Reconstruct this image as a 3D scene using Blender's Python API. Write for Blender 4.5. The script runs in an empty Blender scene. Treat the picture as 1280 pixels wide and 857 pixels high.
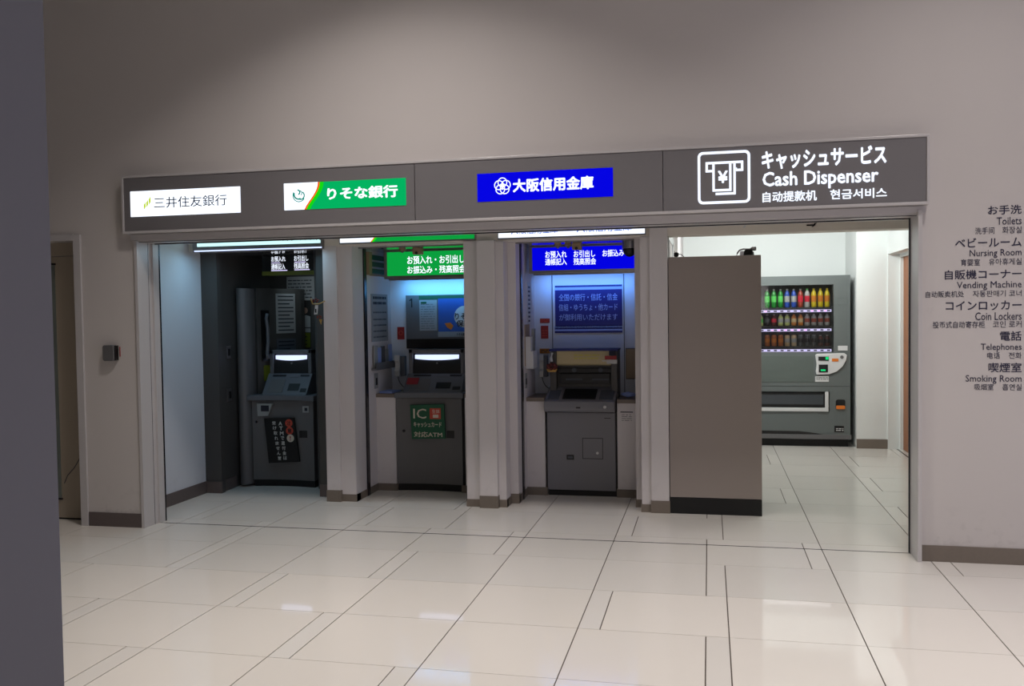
import bpy, bmesh, math, random
from mathutils import Vector, Matrix
from math import sin, cos, pi, radians

S = bpy.context.scene
COL = S.collection
random.seed(7)

# ------------------------------------------------------------------ camera
F = 1121.672; H = 1.5
YAW, PITCH, ROLL = -0.216464, -0.033998, -0.014124
fw = Vector((sin(YAW)*cos(PITCH), cos(YAW)*cos(PITCH), sin(PITCH)))
rt = Vector((cos(YAW), -sin(YAW), 0)); up = rt.cross(fw)
rt2 = rt*cos(ROLL) + up*sin(ROLL); up2 = -rt*sin(ROLL) + up*cos(ROLL)
cd = bpy.data.cameras.new('camera'); cam = bpy.data.objects.new('camera', cd); COL.objects.link(cam)
cd.sensor_width = 36; cd.lens = F/1280*36; cd.clip_end = 100
cam.matrix_world = Matrix(((rt2.x, up2.x, -fw.x, 0), (rt2.y, up2.y, -fw.y, 0), (rt2.z, up2.z, -fw.z, H), (0, 0, 0, 1)))
S.camera = cam
CAM = Vector((0, 0, H))
def ray(x, y): return rt2*((x-640)/F) - up2*((y-428.5)/F) + fw
def at(x, y, Y):                       # the point of the plane at depth Y seen at (x, y)
    d = ray(x, y); return CAM + d*(Y/d.y)
def atx(x, y, X):
    d = ray(x, y); return CAM + d*(X/d.x)

# ------------------------------------------------------------------ world, lights, exposure
vs = S.view_settings
S.display_settings.display_device = 'sRGB'
vs.view_transform = 'Standard'; vs.look = 'None'; vs.gamma = 1; vs.use_curve_mapping = False; vs.exposure = 0.0
w = bpy.data.worlds.new('world'); S.world = w; w.use_nodes = True
w.node_tree.nodes['Background'].inputs[0].default_value = (0.80, 0.80, 0.92, 1)
w.node_tree.nodes['Background'].inputs[1].default_value = 0.06
def area(name, loc, size, power, col, rot=(0, 0, 0), spread=180, sy=None):
    l = bpy.data.lights.new(name, 'AREA'); l.energy = power; l.color = col; l.size = size
    if sy: l.shape = 'RECTANGLE'; l.size_y = sy
    l.spread = radians(spread)
    o = bpy.data.objects.new(name, l); COL.objects.link(o); o.location = loc; o.rotation_euler = rot
    return o
for x, e in ((-1.9, 38), (1.5, 22), (4.6, 18)):
    area('hall_downlight', (x, 4.1, 4.5), 0.35, e, (1, .93, .89) if x < 4 else (.78, .76, 1), spread=116)
for x in (-2.2, 0.8, 3.4):
    area('hall_ceiling_light', (x, 1.8, 4.5), 1.2, 28 if x > -2 else 22, (1, .95, .90) if x > -2 else (1, .92, .80), spread=120)
area('hall_daylight', (6.2, 1.2, 2.4), 2.4, 44, (.70, .71, 1), (radians(80), 0, radians(62)))
area('hall_front_fill', (0.2, -2.3, 2.0), 2.4, 13, (1, .93, .92), (radians(90), 0, 0), sy=1.2)  # low fill added behind the camera to shape the wall brightness, no windows there
area('passage_wall_fill', (0.6, 9.0, 2.44), 1.3, 32, (.95, 1, .99), (radians(66), 0, 0), sy=.15)  # added light for the back wall, turned so the floor does not mirror it
area('passage_ceiling_light', (0.8, 7.6, 2.46), 1.2, 17, (.93, 1, .96), sy=.3)
area('booth_tube_or_fill', (-3.55, 6.62, 2.03), 1.0, 3.2, (.38, .74, 1), (radians(-8), 0, 0), sy=.04)
area('booth_tube_or_fill', (-2.25, 7.43, 1.775), 0.78, 1.7, (.12, .50, 1), (radians(60), 0, 0), 120, sy=.05)
area('booth_tube_or_fill', (-1.0, 7.43, 1.79), 0.82, 1.4, (.13, .36, 1), (radians(60), 0, 0), 120, sy=.05)
area('booth_tube_or_fill', (-3.5, 7.5, 1.82), 0.5, .35, (.7, .9, 1), (radians(55), 0, 0), sy=.05)  # faint fill added so the left booth posters show, not a tube

# ------------------------------------------------------------------ materials
def lin(c):
    return tuple(((v/255)/12.92 if v <= 10 else (((v/255)+.055)/1.055)**2.4) for v in c)
MC = {}
def mat(name, rgb, rough=.5, metal=0, emit=None, es=1.0, var=0.0, scale=30, bump=0.0, coat=0, rnd=0.0, spec=.5):
    if name in MC: return MC[name]
    m = bpy.data.materials.new(name); m.use_nodes = True; nt = m.node_tree
    b = nt.nodes['Principled BSDF']; c = lin(rgb) + (1,)
    b.inputs['Base Color'].default_value = c
    b.inputs['Roughness'].default_value = rough; b.inputs['Metallic'].default_value = metal
    b.inputs['Coat Weight'].default_value = coat; b.inputs['Specular IOR Level'].default_value = spec
    if emit:
        b.inputs['Emission Color'].default_value = lin(emit) + (1,)
        b.inputs['Emission Strength'].default_value = es
    tc = nt.nodes.new('ShaderNodeTexCoord')
    n = nt.nodes.new('ShaderNodeTexNoise'); n.inputs['Scale'].default_value = scale; n.inputs['Detail'].default_value = 4
    nt.links.new(tc.outputs['Object'], n.inputs['Vector'])
    mr = nt.nodes.new('ShaderNodeMapRange'); v = max(var, .01)
    mr.inputs['To Min'].default_value = 1-v; mr.inputs['To Max'].default_value = 1+v
    nt.links.new(n.outputs['Fac'], mr.inputs['Value'])
    hs = nt.nodes.new('ShaderNodeHueSaturation'); hs.inputs['Color'].default_value = c
    out = mr.outputs[0]
    if rnd:
        oi = nt.nodes.new('ShaderNodeObjectInfo'); m2 = nt.nodes.new('ShaderNodeMapRange')
        m2.inputs['To Min'].default_value = 1-rnd; m2.inputs['To Max'].default_value = 1+rnd
        nt.links.new(oi.outputs['Random'], m2.inputs['Value'])
        mm = nt.nodes.new('ShaderNodeMath'); mm.operation = 'MULTIPLY'
        nt.links.new(out, mm.inputs[0]); nt.links.new(m2.outputs[0], mm.inputs[1]); out = mm.outputs[0]
    nt.links.new(out, hs.inputs['Value']); nt.links.new(hs.outputs[0], b.inputs['Base Color'])
    if bump:
        bp = nt.nodes.new('ShaderNodeBump'); bp.inputs['Strength'].default_value = bump; bp.inputs['Distance'].default_value = .002
        nt.links.new(n.outputs['Fac'], bp.inputs['Height']); nt.links.new(bp.outputs[0], b.inputs['Normal'])
    MC[name] = m; return m
def wallmat(name, rgb, dirt=.25):
    """painted wall: scuffs near the floor with ragged shapes"""
    m = mat(name, rgb, .75, var=.012, scale=3); nt = m.node_tree
    b = nt.nodes['Principled BSDF']; src = b.inputs['Base Color'].links[0].from_socket
    geo = nt.nodes.new('ShaderNodeNewGeometry'); sp = nt.nodes.new('ShaderNodeSeparateXYZ')
    nt.links.new(geo.outputs['Position'], sp.inputs[0])
    r = nt.nodes.new('ShaderNodeMapRange'); r.inputs['From Min'].default_value = .12; r.inputs['From Max'].default_value = .34
    r.inputs['To Min'].default_value = 1; r.inputs['To Max'].default_value = 0
    nt.links.new(sp.outputs['Z'], r.inputs['Value'])
    n = nt.nodes.new('ShaderNodeTexNoise'); n.inputs['Scale'].default_value = 14; n.inputs['Detail'].default_value = 6
    nt.links.new(geo.outputs['Position'], n.inputs['Vector'])
    rp = nt.nodes.new('ShaderNodeMapRange'); rp.inputs['From Min'].default_value = .52; rp.inputs['From Max'].default_value = .7
    nt.links.new(n.outputs['Fac'], rp.inputs['Value'])
    mu = nt.nodes.new('ShaderNodeMath'); mu.operation = 'MULTIPLY'
    nt.links.new(r.outputs[0], mu.inputs[0]); nt.links.new(rp.outputs[0], mu.inputs[1])
    m2 = nt.nodes.new('ShaderNodeMath'); m2.operation = 'MULTIPLY'; m2.inputs[1].default_value = dirt
    nt.links.new(mu.outputs[0], m2.inputs[0])
    mx = nt.nodes.new('ShaderNodeMix'); mx.data_type = 'RGBA'
    nt.links.new(m2.outputs[0], mx.inputs[0]); nt.links.new(src, mx.inputs[6]); mx.inputs[7].default_value = lin((60, 55, 52)) + (1,)
    nt.links.new(mx.outputs[2], b.inputs['Base Color'])
    return m
def glow(name, rgb, es): return mat(name, (6, 6, 6), .8, emit=rgb, es=es, spec=0)

M = {
 'wall': wallmat('wall paint', (202, 196, 193), .16),
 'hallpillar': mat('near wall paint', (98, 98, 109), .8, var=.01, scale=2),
 'white': wallmat('white wall paint', (206, 209, 216), .08),
 'bright': mat('bright white paint', (225, 228, 226), .7),
 'column': wallmat('column panel', (212, 206, 206), .07),
 'beam': mat('beam paint', (226, 218, 208), .6),
 'base': mat('brown vinyl skirting', (118, 108, 98), .55, var=.08, scale=60),
 'basedark': mat('dark skirting', (96, 86, 84), .5, var=.08, scale=60),
 'frame': mat('pale painted steel', (194, 190, 190), .28),
 'grout': mat('dark joint', (84, 72, 64), .8),
 'tile': mat('polished stone tile', (227, 221, 213), .05, var=.012, scale=5, rnd=.02, spec=.30),
 'tilematt': mat('honed stone tile', (220, 215, 208), .20, var=.012, scale=5, rnd=.02, spec=.35),
 'tilestrip': mat('honed stone strip', (222, 217, 210), .22, var=.012, scale=5, rnd=.02, spec=.3),
 'fascia': mat('grey fascia panel', (117, 114, 116), .5),
 'dark': mat('dark brown panel', (72, 70, 68), .42),
 'darker': mat('near black plastic', (16, 16, 17), .35),
 'black': mat('black plinth', (7, 7, 8), .55),
 'atm': mat('grey machine steel', (98, 97, 98), .42, var=.02, scale=200),
 'atm3': mat('cool grey machine steel', (122, 121, 127), .42, var=.02, scale=200),
 'atmlight': mat('pale machine plastic', (98, 100, 106), .4),
 'partition': mat('taupe laminate', (154, 143, 137), .6, var=.01, scale=2),
 'alu': mat('brushed aluminium', (150, 148, 150), .28, metal=.9),
 'rail': mat('dark anodised rail', (58, 56, 62), .25, metal=.8),
 'vend': mat('grey green enamel', (98, 104, 103), .35, var=.01),
 'vendin': mat('display interior', (58, 60, 56), .6),
 'wood': mat('brown wood veneer', (150, 88, 44), .45, var=.15, scale=12),
 'red': mat('red sticker', (150, 32, 34), .5), 'redbright': mat('orange red print', (196, 72, 52), .5),
 'orange': mat('orange plastic', (214, 116, 36), .5), 'amber': mat('amber sticker', (176, 112, 30), .5),
 'paper': mat('white paper', (200, 200, 198), .7), 'papergrey': mat('grey paper', (150, 152, 152), .7),
 'ink': mat('dark ink', (30, 30, 44), .7), 'inkgrey': mat('grey ink', (80, 84, 92), .7),
 'navyink': mat('navy lettering', (34, 32, 62), .6),
 'plaster': mat('ceiling paint', (205, 205, 200), .8),
 'gloss': mat('glossy soffit panel', (120, 118, 120), .07, coat=.6),
 'green': mat('dark green sticker', (14, 84, 56), .5), 'pale': mat('pale print', (206, 196, 180), .6),
 'navy': mat('deep blue sticker', (13, 26, 108), .45), 'sky': mat('pale blue print', (150, 170, 225), .5),
 'blueposter': mat('blue poster', (40, 88, 165), .5), 'olive': mat('olive band', (96, 104, 12), .5),
 'beige': mat('beige acrylic', (196, 180, 138), .4), 'offwhite': mat('off white plastic', (205, 205, 205), .4),
 'glassdoor': mat('green tinted glass', (112, 120, 116), .15), 'doorpaint': mat('beige door paint', (170, 158, 142), .6),
 'tancover': mat('tan panel', (150, 128, 100), .6), 'gold': mat('gold trim', (170, 130, 60), .5),
 'hair': mat('dark print', (26, 24, 24), .6), 'skin': mat('print skin tone', (150, 120, 105), .6),
 'yen': mat('yellow print', (196, 186, 84), .6), 'counter': mat('brown counter', (118, 106, 96), .5),
}
G = {
 'white': glow('lit white acrylic', (235, 243, 255), 1.5), 'text': glow('lit white letters', (235, 242, 255), 1.35),
 'green': glow('lit green acrylic', (0, 178, 96), 1.0), 'greenlt': glow('lit light green acrylic', (20, 215, 20), 1.0),
 'orange': glow('lit orange acrylic', (240, 96, 20), 1.0), 'blue': glow('lit blue acrylic', (2, 2, 226), 1.0),
 'green2': glow('lit leaf green acrylic', (10, 158, 62), 1.0), 'teal': glow('lit teal emblem', (20, 150, 130), .8),
 'yg': glow('lit yellow green mark', (190, 215, 30), 1.0), 'tube': glow('lit pale cyan edge', (190, 235, 235), 1.4),
 'strip': glow('lit header strip', (200, 214, 255), 1.5), 'lilac': glow('lit button strip', (215, 208, 250), 1.1),
 'lilacon': glow('lit violet button', (225, 170, 255), 1.6), 'led': glow('green display', (30, 230, 130), .9),
 'navytxt': mat('navy sign ink', (16, 34, 72), .5), 'bluetxt': glow('blue backlit ink', (60, 110, 230), .8),
}

# ------------------------------------------------------------------ builders
LOC = {}
def rootloc(o):
    while o is not None:
        if o.name in LOC: return LOC[o.name]
        o = o.parent
    return Vector((0, 0, 0))
def obj(name, bm, m, parent=None, bevel=0, smooth=False, loc=None):
    off = rootloc(parent) if parent else (Vector(loc) if loc else Vector((0, 0, 0)))
    bmesh.ops.recalc_face_normals(bm, faces=bm.faces)
    if off.length: bmesh.ops.translate(bm, verts=bm.verts, vec=-off)
    me = bpy.data.meshes.new(name); bm.to_mesh(me); bm.free(); me.materials.append(m)
    if smooth:
        for p in me.polygons: p.use_smooth = True
    o = bpy.data.objects.new(name, me); COL.objects.link(o)
    if parent: o.parent = parent
    elif loc: o.location = loc; LOC[o.name] = Vector(loc)
    if bevel:
        md = o.modifiers.new('bevel', 'BEVEL'); md.width = bevel; md.segments = 2; md.limit_method = 'ANGLE'
    return o
def tag(o, label, cat, group=None):
    o['label'] = label; o['category'] = cat
    if group: o['group'] = group
    return o
def part(name, parent, loc, label=None):
    """an Empty that gathers the sub-parts of a part"""
    o = bpy.data.objects.new(name, None); COL.objects.link(o); o.parent = parent
    o.location = Vector(loc)-rootloc(parent); LOC[o.name] = Vector(loc); o.empty_display_size = .05
    if label: o['label'] = label
    return o
def thing(name, label, cat, loc, group=None):
    o = bpy.data.objects.new(name, None); COL.objects.link(o); o.location = loc; LOC[o.name] = Vector(loc)
    o.empty_display_size = .1
    return tag(o, label, cat, group)
def struct(name, bm, m, **k):
    o = obj(name, bm, m, **k); o['kind'] = 'structure'; return o
def box(bm, x0, x1, y0, y1, z0, z1):
    vs_ = [bm.verts.new(p) for p in ((x0,y0,z0),(x1,y0,z0),(x1,y1,z0),(x0,y1,z0),(x0,y0,z1),(x1,y0,z1),(x1,y1,z1),(x0,y1,z1))]
    for f in ((0,1,5,4),(1,2,6,5),(2,3,7,6),(3,0,4,7),(4,5,6,7),(3,2,1,0)): bm.faces.new([vs_[i] for i in f])
    return bm
def B(*a):
    bm = bmesh.new()
    if len(a) == 6 and not isinstance(a[0], tuple): a = (a,)
    for t in a: box(bm, *t)
    return bm
def pxbox(x0, y0, x1, y1, Y, d):
    """box whose front face, at depth Y, spans the two points; d thick behind it"""
    p, q = at(x0, y0, Y), at(x1, y1, Y); return B(p.x, q.x, Y, Y+d, q.z, p.z)
def prism(pts, ax, a0, a1, bm=None):
    """polygon extruded along ax ('x': pts are (y,z); 'y': (x,z); 'z': (x,y))"""
    bm = bm or bmesh.new()
    def P(u, v, a): return {'x': (a, u, v), 'y': (u, a, v), 'z': (u, v, a)}[ax]
    A = [bm.verts.new(P(u, v, a0)) for u, v in pts]; C = [bm.verts.new(P(u, v, a1)) for u, v in pts]
    n = len(pts); bm.faces.new(A); bm.faces.new(C[::-1])
    for i in range(n): bm.faces.new([A[i], C[i], C[(i+1) % n], A[(i+1) % n]])
    return bm
def lathe(prof, cx=0, cy=0, cz=0, n=20, bm=None):
    bm = bm or bmesh.new(); rings = []
    for r, z in prof:
        rings.append([bm.verts.new((cx+max(r, 1e-4)*cos(2*pi*i/n), cy+max(r, 1e-4)*sin(2*pi*i/n), cz+z)) for i in range(n)])
    for a, b in zip(rings, rings[1:]):
        for i in range(n): bm.faces.new([a[i], a[(i+1) % n], b[(i+1) % n], b[i]])
    bm.faces.new(rings[0][::-1]); bm.faces.new(rings[-1]); return bm
def tube(pts, r, n=8, bm=None):
    bm = bm or bmesh.new(); pts = [Vector(p) for p in pts]; rings = []
    for i, p in enumerate(pts):
        t = (pts[min(i+1, len(pts)-1)] - pts[max(i-1, 0)]).normalized()
        a = Vector((0, 0, 1)) if abs(t.z) < .9 else Vector((1, 0, 0))
        u = t.cross(a).normalized(); v = t.cross(u).normalized()
        rings.append([bm.verts.new(p + (u*cos(2*pi*k/n) + v*sin(2*pi*k/n))*r) for k in range(n)])
    for a, b in zip(rings, rings[1:]):
        for i in range(n): bm.faces.new([a[i], a[(i+1) % n], b[(i+1) % n], b[i]])
    bm.faces.new(rings[0][::-1]); bm.faces.new(rings[-1]); return bm
def disc(cx, cz, r, y0, y1, n=28, bm=None):
    return prism([(cx+r*cos(2*pi*i/n), cz+r*sin(2*pi*i/n)) for i in range(n)], 'y', y0, y1, bm)
def ring(cx, cz, r0, r1, y0, y1, n=36, a0=0, a1=2*pi, bm=None, ell=1):
    bm = bm or bmesh.new(); full = abs(a1-a0-2*pi) < 1e-6; N = n if full else n+1; V = []
    for i in range(N):
        a = a0+(a1-a0)*i/n
        V.append([bm.verts.new((cx+r*cos(a), y, cz+r*ell*sin(a))) for r, y in ((r0, y0), (r1, y0), (r1, y1), (r0, y1))])
    for i in range(N if full else N-1):
        a, b = V[i], V[(i+1) % N]
        for k in range(4): bm.faces.new([a[k], a[(k+1) % 4], b[(k+1) % 4], b[k]])
    if not full: bm.faces.new(V[0]); bm.faces.new(V[-1][::-1])
    return bm
def rrect(x0, x1, z0, z1, r, n=5):
    P = []
    for cx, cz, a in ((x1-r, z1-r, 0), (x0+r, z1-r, pi/2), (x0+r, z0+r, pi), (x1-r, z0+r, 1.5*pi)):
        for i in range(n+1): P.append((cx+r*cos(a+pi/2*i/n), cz+r*sin(a+pi/2*i/n)))
    return P
def text(s, parent, m, p0, p1, bold=0, th=.0015, name='lettering', face='y', sharp=False):
    """flat lettering fitted into the rectangle p0 (lower left) to p1 (upper right); face 'y' looks to -Y, 'x' looks to +X"""
    c = bpy.data.curves.new('t', 'FONT'); c.body = s; c.size = 1; c.resolution_u = 2
    t = bpy.data.objects.new('t', c); COL.objects.link(t)
    dg = bpy.context.evaluated_depsgraph_get(); dg.update()
    me = bpy.data.meshes.new_from_object(t.evaluated_get(dg)); bpy.data.objects.remove(t); bpy.data.curves.remove(c)
    if not me.vertices: return None
    V0 = [v.co.copy() for v in me.vertices]; F0 = [tuple(p.vertices) for p in me.polygons]; bpy.data.meshes.remove(me)
    x0, x1 = min(v.x for v in V0)-bold, max(v.x for v in V0)+bold; y0, y1 = min(v.y for v in V0)-bold, max(v.y for v in V0)+bold
    p0, p1 = Vector(p0), Vector(p1); bm = bmesh.new()
    def put(dx, dy, d):
        L_ = []
        for v in V0:
            u = (v.x+dx-x0)/(x1-x0); q = (v.y+dy-y0)/max(y1-y0, 1e-6)
            if face == 'y': L_.append(bm.verts.new((p0.x+u*(p1.x-p0.x), p0.y-d, p0.z+q*(p1.z-p0.z))))
            else: L_.append(bm.verts.new((p0.x+d, p0.y+u*(p1.y-p0.y), p0.z+q*(p1.z-p0.z))))
        return [bm.faces.new([L_[i] for i in f]) for f in F0]
    fs = put(0, 0, 0)
    r = bmesh.ops.extrude_face_region(bm, geom=fs)
    d = (0, -th, 0) if face == 'y' else (th, 0, 0)
    bmesh.ops.translate(bm, verts=[e for e in r['geom'] if isinstance(e, bmesh.types.BMVert)], vec=d)
    bmesh.ops.recalc_face_normals(bm, faces=bm.faces)
    if bold:
        for k in range(8):       # heavier strokes: the same outline shifted around
            put(bold*cos(k*pi/4), bold*sin(k*pi/4), th-(k+1)*2e-5)
    off = rootloc(parent); bmesh.ops.translate(bm, verts=bm.verts, vec=-off)
    me = bpy.data.meshes.new(name); bm.to_mesh(me); bm.free(); me.materials.append(m)
    o = bpy.data.objects.new(name, me); COL.objects.link(o); o.parent = parent
    return o
def ptext(s, parent, m, x0, y0, x1, y1, Y, **k):
    """lettering in the plane at depth Y between upper left (x0,y0) and lower right (x1,y1)"""
    p, q = at(x0, y0, Y), at(x1, y1, Y)
    return text(s, parent, m, (p.x, Y, q.z), (q.x, Y, p.z), **k)
def lines(parent, m, x0, x1, zs, Y, h=.006, name='print', gaps=True, face='y'):
    """rows of print too small to read, one part"""
    bm = bmesh.new(); rr = random.Random(int(abs(x0*1000)))
    for z in zs:
        x = x0
        while x < x1-.004:
            l = rr.uniform(.012, .05) if gaps else x1-x0
            e = min(x+l, x1)
            if face == 'y': box(bm, x, e, Y-.0012, Y, z, z+h)
            else: box(bm, Y, Y+.0012, x, e, z, z+h)
            x = e+rr.uniform(.004, .012)
    o = obj(name, bm, m, parent); o['kind'] = 'stuff'; return o

# ------------------------------------------------------------------ floor: every tile its own piece
T = .594; ST = .105
floor = struct('floor', B(-9, 8, -3, 12.5, -.12, -.004), M['grout'])
ROW0 = 5.365
def rowy(k): return ROW0+k*.5965
# strip place inside each wide block, by row: L, M or R
VAR = {'H': 'RMLMRLMRLMRLMR', 'I': 'XRLRRMLRLMRLMR', 'C': 'LMRMLMLMLMLRLR'}
NT = [0]; tmesh = {}
def tile(x0, x1, y0, y1):
    gx, gy = .0028, .0014
    mk = 'tilestrip' if x1-x0 < .2 else ('tile' if y1 < 4.8 else 'tilematt')
    key = (round(x1-x0, 3), round(y1-y0, 3), mk)
    if key not in tmesh:
        w_, h_ = (x1-x0)/2-gx, (y1-y0)/2-gy; bm = bmesh.new()
        box(bm, -w_, w_, -h_, h_, -.004, 0); me = bpy.data.meshes.new('floor_tile'); bm.to_mesh(me); bm.free()
        me.materials.append(M[mk]); tmesh[key] = me
    cx, cy = (x0+x1)/2, (y0+y1)/2
    o = bpy.data.objects.new('floor_tile', tmesh[key]); COL.objects.link(o); o.parent = floor; o.location = (cx, cy, 0)
    NT[0] += 1
far = bmesh.new()
def seen(x0, x1, y0, y1):
    if y1 < 3.3 or y0 > 10.2: return False
    if x1 < -.83*y1-.3 and y1 > 0: return False
    if x0 > .38*y1+.25: return False
    if y0 > 5.75 and x0 > 1.95: return False
    if y0 > 5.7 and x1 < -4.5: return False
    if y0 > 7.2 and x1 < .2: return False
    return True
for k in range(-15, 10):
    y0, y1 = rowy(k), rowy(k+1); vi = (k+4) % 14
    cols = []
    def block(x0, v):
        if v == 'L': w3 = (ST, T, T)
        elif v == 'M': w3 = (T, ST, T)
        else: w3 = (T, T, ST)
        x = x0
        for a in w3: cols.append((x, x+a)); x += a
    P = 3*T+ST
    for n in range(-2, 4):
        bx = -2.505+n*(2*T+ST+T)
        typ = 'I' if n == -1 else ('C' if n == 2 else 'H')
        if VAR[typ][vi] == 'X': cols += [(bx, bx+T), (bx+T, bx+2*T), (bx+2*T, bx+3*T), (bx+3*T, bx+3*T+ST)]
        else: block(bx, VAR[typ][vi]); cols.append((bx+2*T+ST, bx+3*T+ST))
    for a, b in cols:
        if b < -8.5 or a > 7.8: continue
        if seen(a, b, y0, y1) and NT[0] < 298: tile(a, b, y0, y1)
        else: box(far, a+.0028, b-.0028, y0+.0014, y1-.0014, -.004, 0)
o = obj('outlying_tiles', far, M['tile'], floor); o['kind'] = 'stuff'
tr = struct('trim_1', B((-3.94, 1.19, 5.808, 5.817, -.003, .0012)), M['rail'], parent=floor); tr.name = 'threshold_rail'

# ------------------------------------------------------------------ room shell
ZT = 4.7
struct('wall_front', B((-8, 6.8, 5.65, 5.85, 2.10, ZT), (-4.455, 1.21, 5.652, 5.85, 2.045, 2.10), (-4.40, -3.962, 5.65, 5.85, 0, 2.045), (1.21, 6.8, 5.65, 5.85, 0, 2.10),
       (-8, -5.45, 5.65, 5.85, 0, 2.10)), M['wall'])
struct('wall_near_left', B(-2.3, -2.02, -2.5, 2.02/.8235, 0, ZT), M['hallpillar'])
struct('ceiling', B(-8, 6.8, -3, 5.65, ZT, ZT+.1), M['plaster'])
struct('wall_right', B(6.8, 6.95, -3, 5.85, 0, ZT), M['wall'])
struct('wall_rear', B(-8, 6.8, -3.15, -3, 0, ZT), M['wall'])
struct('wall_left', B(-8.15, -8, -3, 5.85, 0, ZT), M['wall'])
# vestibule
struct('wall_vestibule_left', B((-4.35, -4.2, 5.87, 8.0, 0, 2.6), (-4.2, -3.955, 5.85, 5.90, 0, 2.6)), M['white'])
struct('ceiling_vestibule', B((-4.35, 2.1, 5.85, 6.70, 2.5, 2.6), (-.29, 2.1, 6.70, 11.05, 2.5, 2.6)), M['plaster'])
struct('wall_inner_beam', B(-4.2, 1.84, 6.70, 6.86, 2.045, 2.5), M['beam'])
struct('ceiling_booth', B(-4.2, -.29, 6.86, 7.8, 2.034, 2.10), M['gloss'])
struct('wall_booth_back', B((-4.2, -2.98, 7.9, 7.98, 0, 2.06), (-2.78, -.29, 7.60, 7.70, 0, 2.06)), M['white'])
# the three columns between the openings
c1 = struct('wall_column_1', B((-2.98, -2.778, 6.72, 7.9, 0, 2.05), (-3.012, -2.895, 6.695, 6.88, 0, 2.05), (-2.895, -2.774, 6.725, 7.6, 0, 2.05)), M['column'])
c2 = struct('wall_column_2', B((-1.845, -1.73, 6.69, 7.6, 0, 2.05), (-1.73, -1.592, 6.652, 7.6, 0, 2.05), (-1.592, -1.533, 6.70, 7.6, 0, 2.05), (-1.533, -1.47, 6.855, 7.6, 0, 2.05)), M['column'])
c3 = struct('wall_column_3', B((-.55, -.497, 6.855, 7.6, 0, 2.05), (-.497, -.425, 6.70, 7.6, 0, 2.05), (-.425, -.295, 6.68, 7.0, 0, 2.5), (-.40, -.295, 6.85, 10.9, 0, 2.5)), M['column'])
struct('baseboard_columns', B((-3.016, -2.892, 6.688, 6.74, 0, .093), (-2.892, -2.768, 6.718, 6.80, 0, .058), (-2.80, -2.768, 6.72, 7.6, 0, .058),
       (-1.849, -1.728, 6.683, 6.74, 0, .058), (-1.733, -1.588, 6.645, 6.72, 0, .094), (-1.59, -1.527, 6.693, 6.74, 0, .058), (-1.54, -1.527, 6.70, 6.85, 0, .058), (-1.532, -1.464, 6.848, 6.9, 0, .075),
       (-1.48, -1.464, 6.86, 7.6, 0, .06), (-.556, -.50, 6.848, 6.9, 0, .06), (-.503, -.422, 6.693, 6.75, 0, .058), (-.43, -.289, 6.673, 6.72, 0, .092),
       (-2.774, -2.595, 7.19, 7.22, 0, .06), (-1.47, -1.30, 7.19, 7.22, 0, .065), (-.735, -.55, 7.19, 7.22, 0, .065), (-2.03, -1.845, 7.19, 7.22, 0, .06)), M['base'])
struct('baseboard_left', B((-4.395, -3.962, 5.642, 5.66, 0, .10)), M['basedark'])
struct('baseboard_right', B((1.215, 6.8, 5.642, 5.66, 0, .095)), M['base'])
struct('baseboard_vestibule', B(-4.21, -4.19, 5.9, 6.88, 0, .1), M['basedark'])
# passage room
struct('wall_passage_back', B(-.4, 2.1, 10.9, 11.05, 0, 2.5), M['bright'])
struct('wall_passage_pier', B((1.53, 1.84, 10.10, 10.9, 0, 2.5)), M['bright'])
struct('wall_passage_right', B((1.84, 2.06, 10.08, 10.9, 0, 2.5), (1.84, 2.06, 8.7, 10.08, 2.055, 2.5), (1.84, 2.06, 5.85, 8.7, 0, 2.5)), M['bright'])
struct('baseboard_passage', B((1.53, 1.842, 10.09, 10.11, 0, .1)), M['base'])
d2 = struct('door_2', B(1.985, 2.02, 8.72, 10.075, .005, 2.05), M['wood'], loc=(2.0, 9.4, 0))
obj('door_handle', tube([(1.985, 9.35, 1.0), (1.94, 9.35, 1.0), (1.94, 9.24, 1.0)], .009), M['rail'], d2)
obj('door_frame', B((1.955, 1.985, 10.04, 10.08, 0, 2.055), (1.955, 1.985, 8.7, 10.04, 2.02, 2.055)), M['bright'], d2)
struct('trim_2', B(1.925, 1.94, 8.7, 10.08, -.003, .002), M['rail'])
# opening frame
struct('trim_3', B((-3.962, -3.94, 5.635, 5.80, 0, 2.04), (-3.955, -3.925, 5.80, 5.865, 0, 2.04), (1.19, 1.212, 5.615, 5.84, 0, 2.06), (-3.985, 1.232, 5.632, 5.652, 2.045, 2.085),
       (-3.94, 1.19, 5.652, 5.83, 2.035, 2.05), (-3.94, 1.19, 5.86, 5.875, 2.03, 2.06)), M['frame'])
struct('trim_4', B((-3.936, -3.926, 5.866, 5.885, 0, 2.04), (1.182, 1.19, 5.826, 5.838, 0, 2.04), (-3.94, 1.19, 5.822, 5.830, 2.028, 2.036), (-3.94, 1.19, 5.66, 5.664, 2.031, 2.036), (-3.963, -3.939, 5.76, 5.763, 0, 2.04)), M['rail'])
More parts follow.
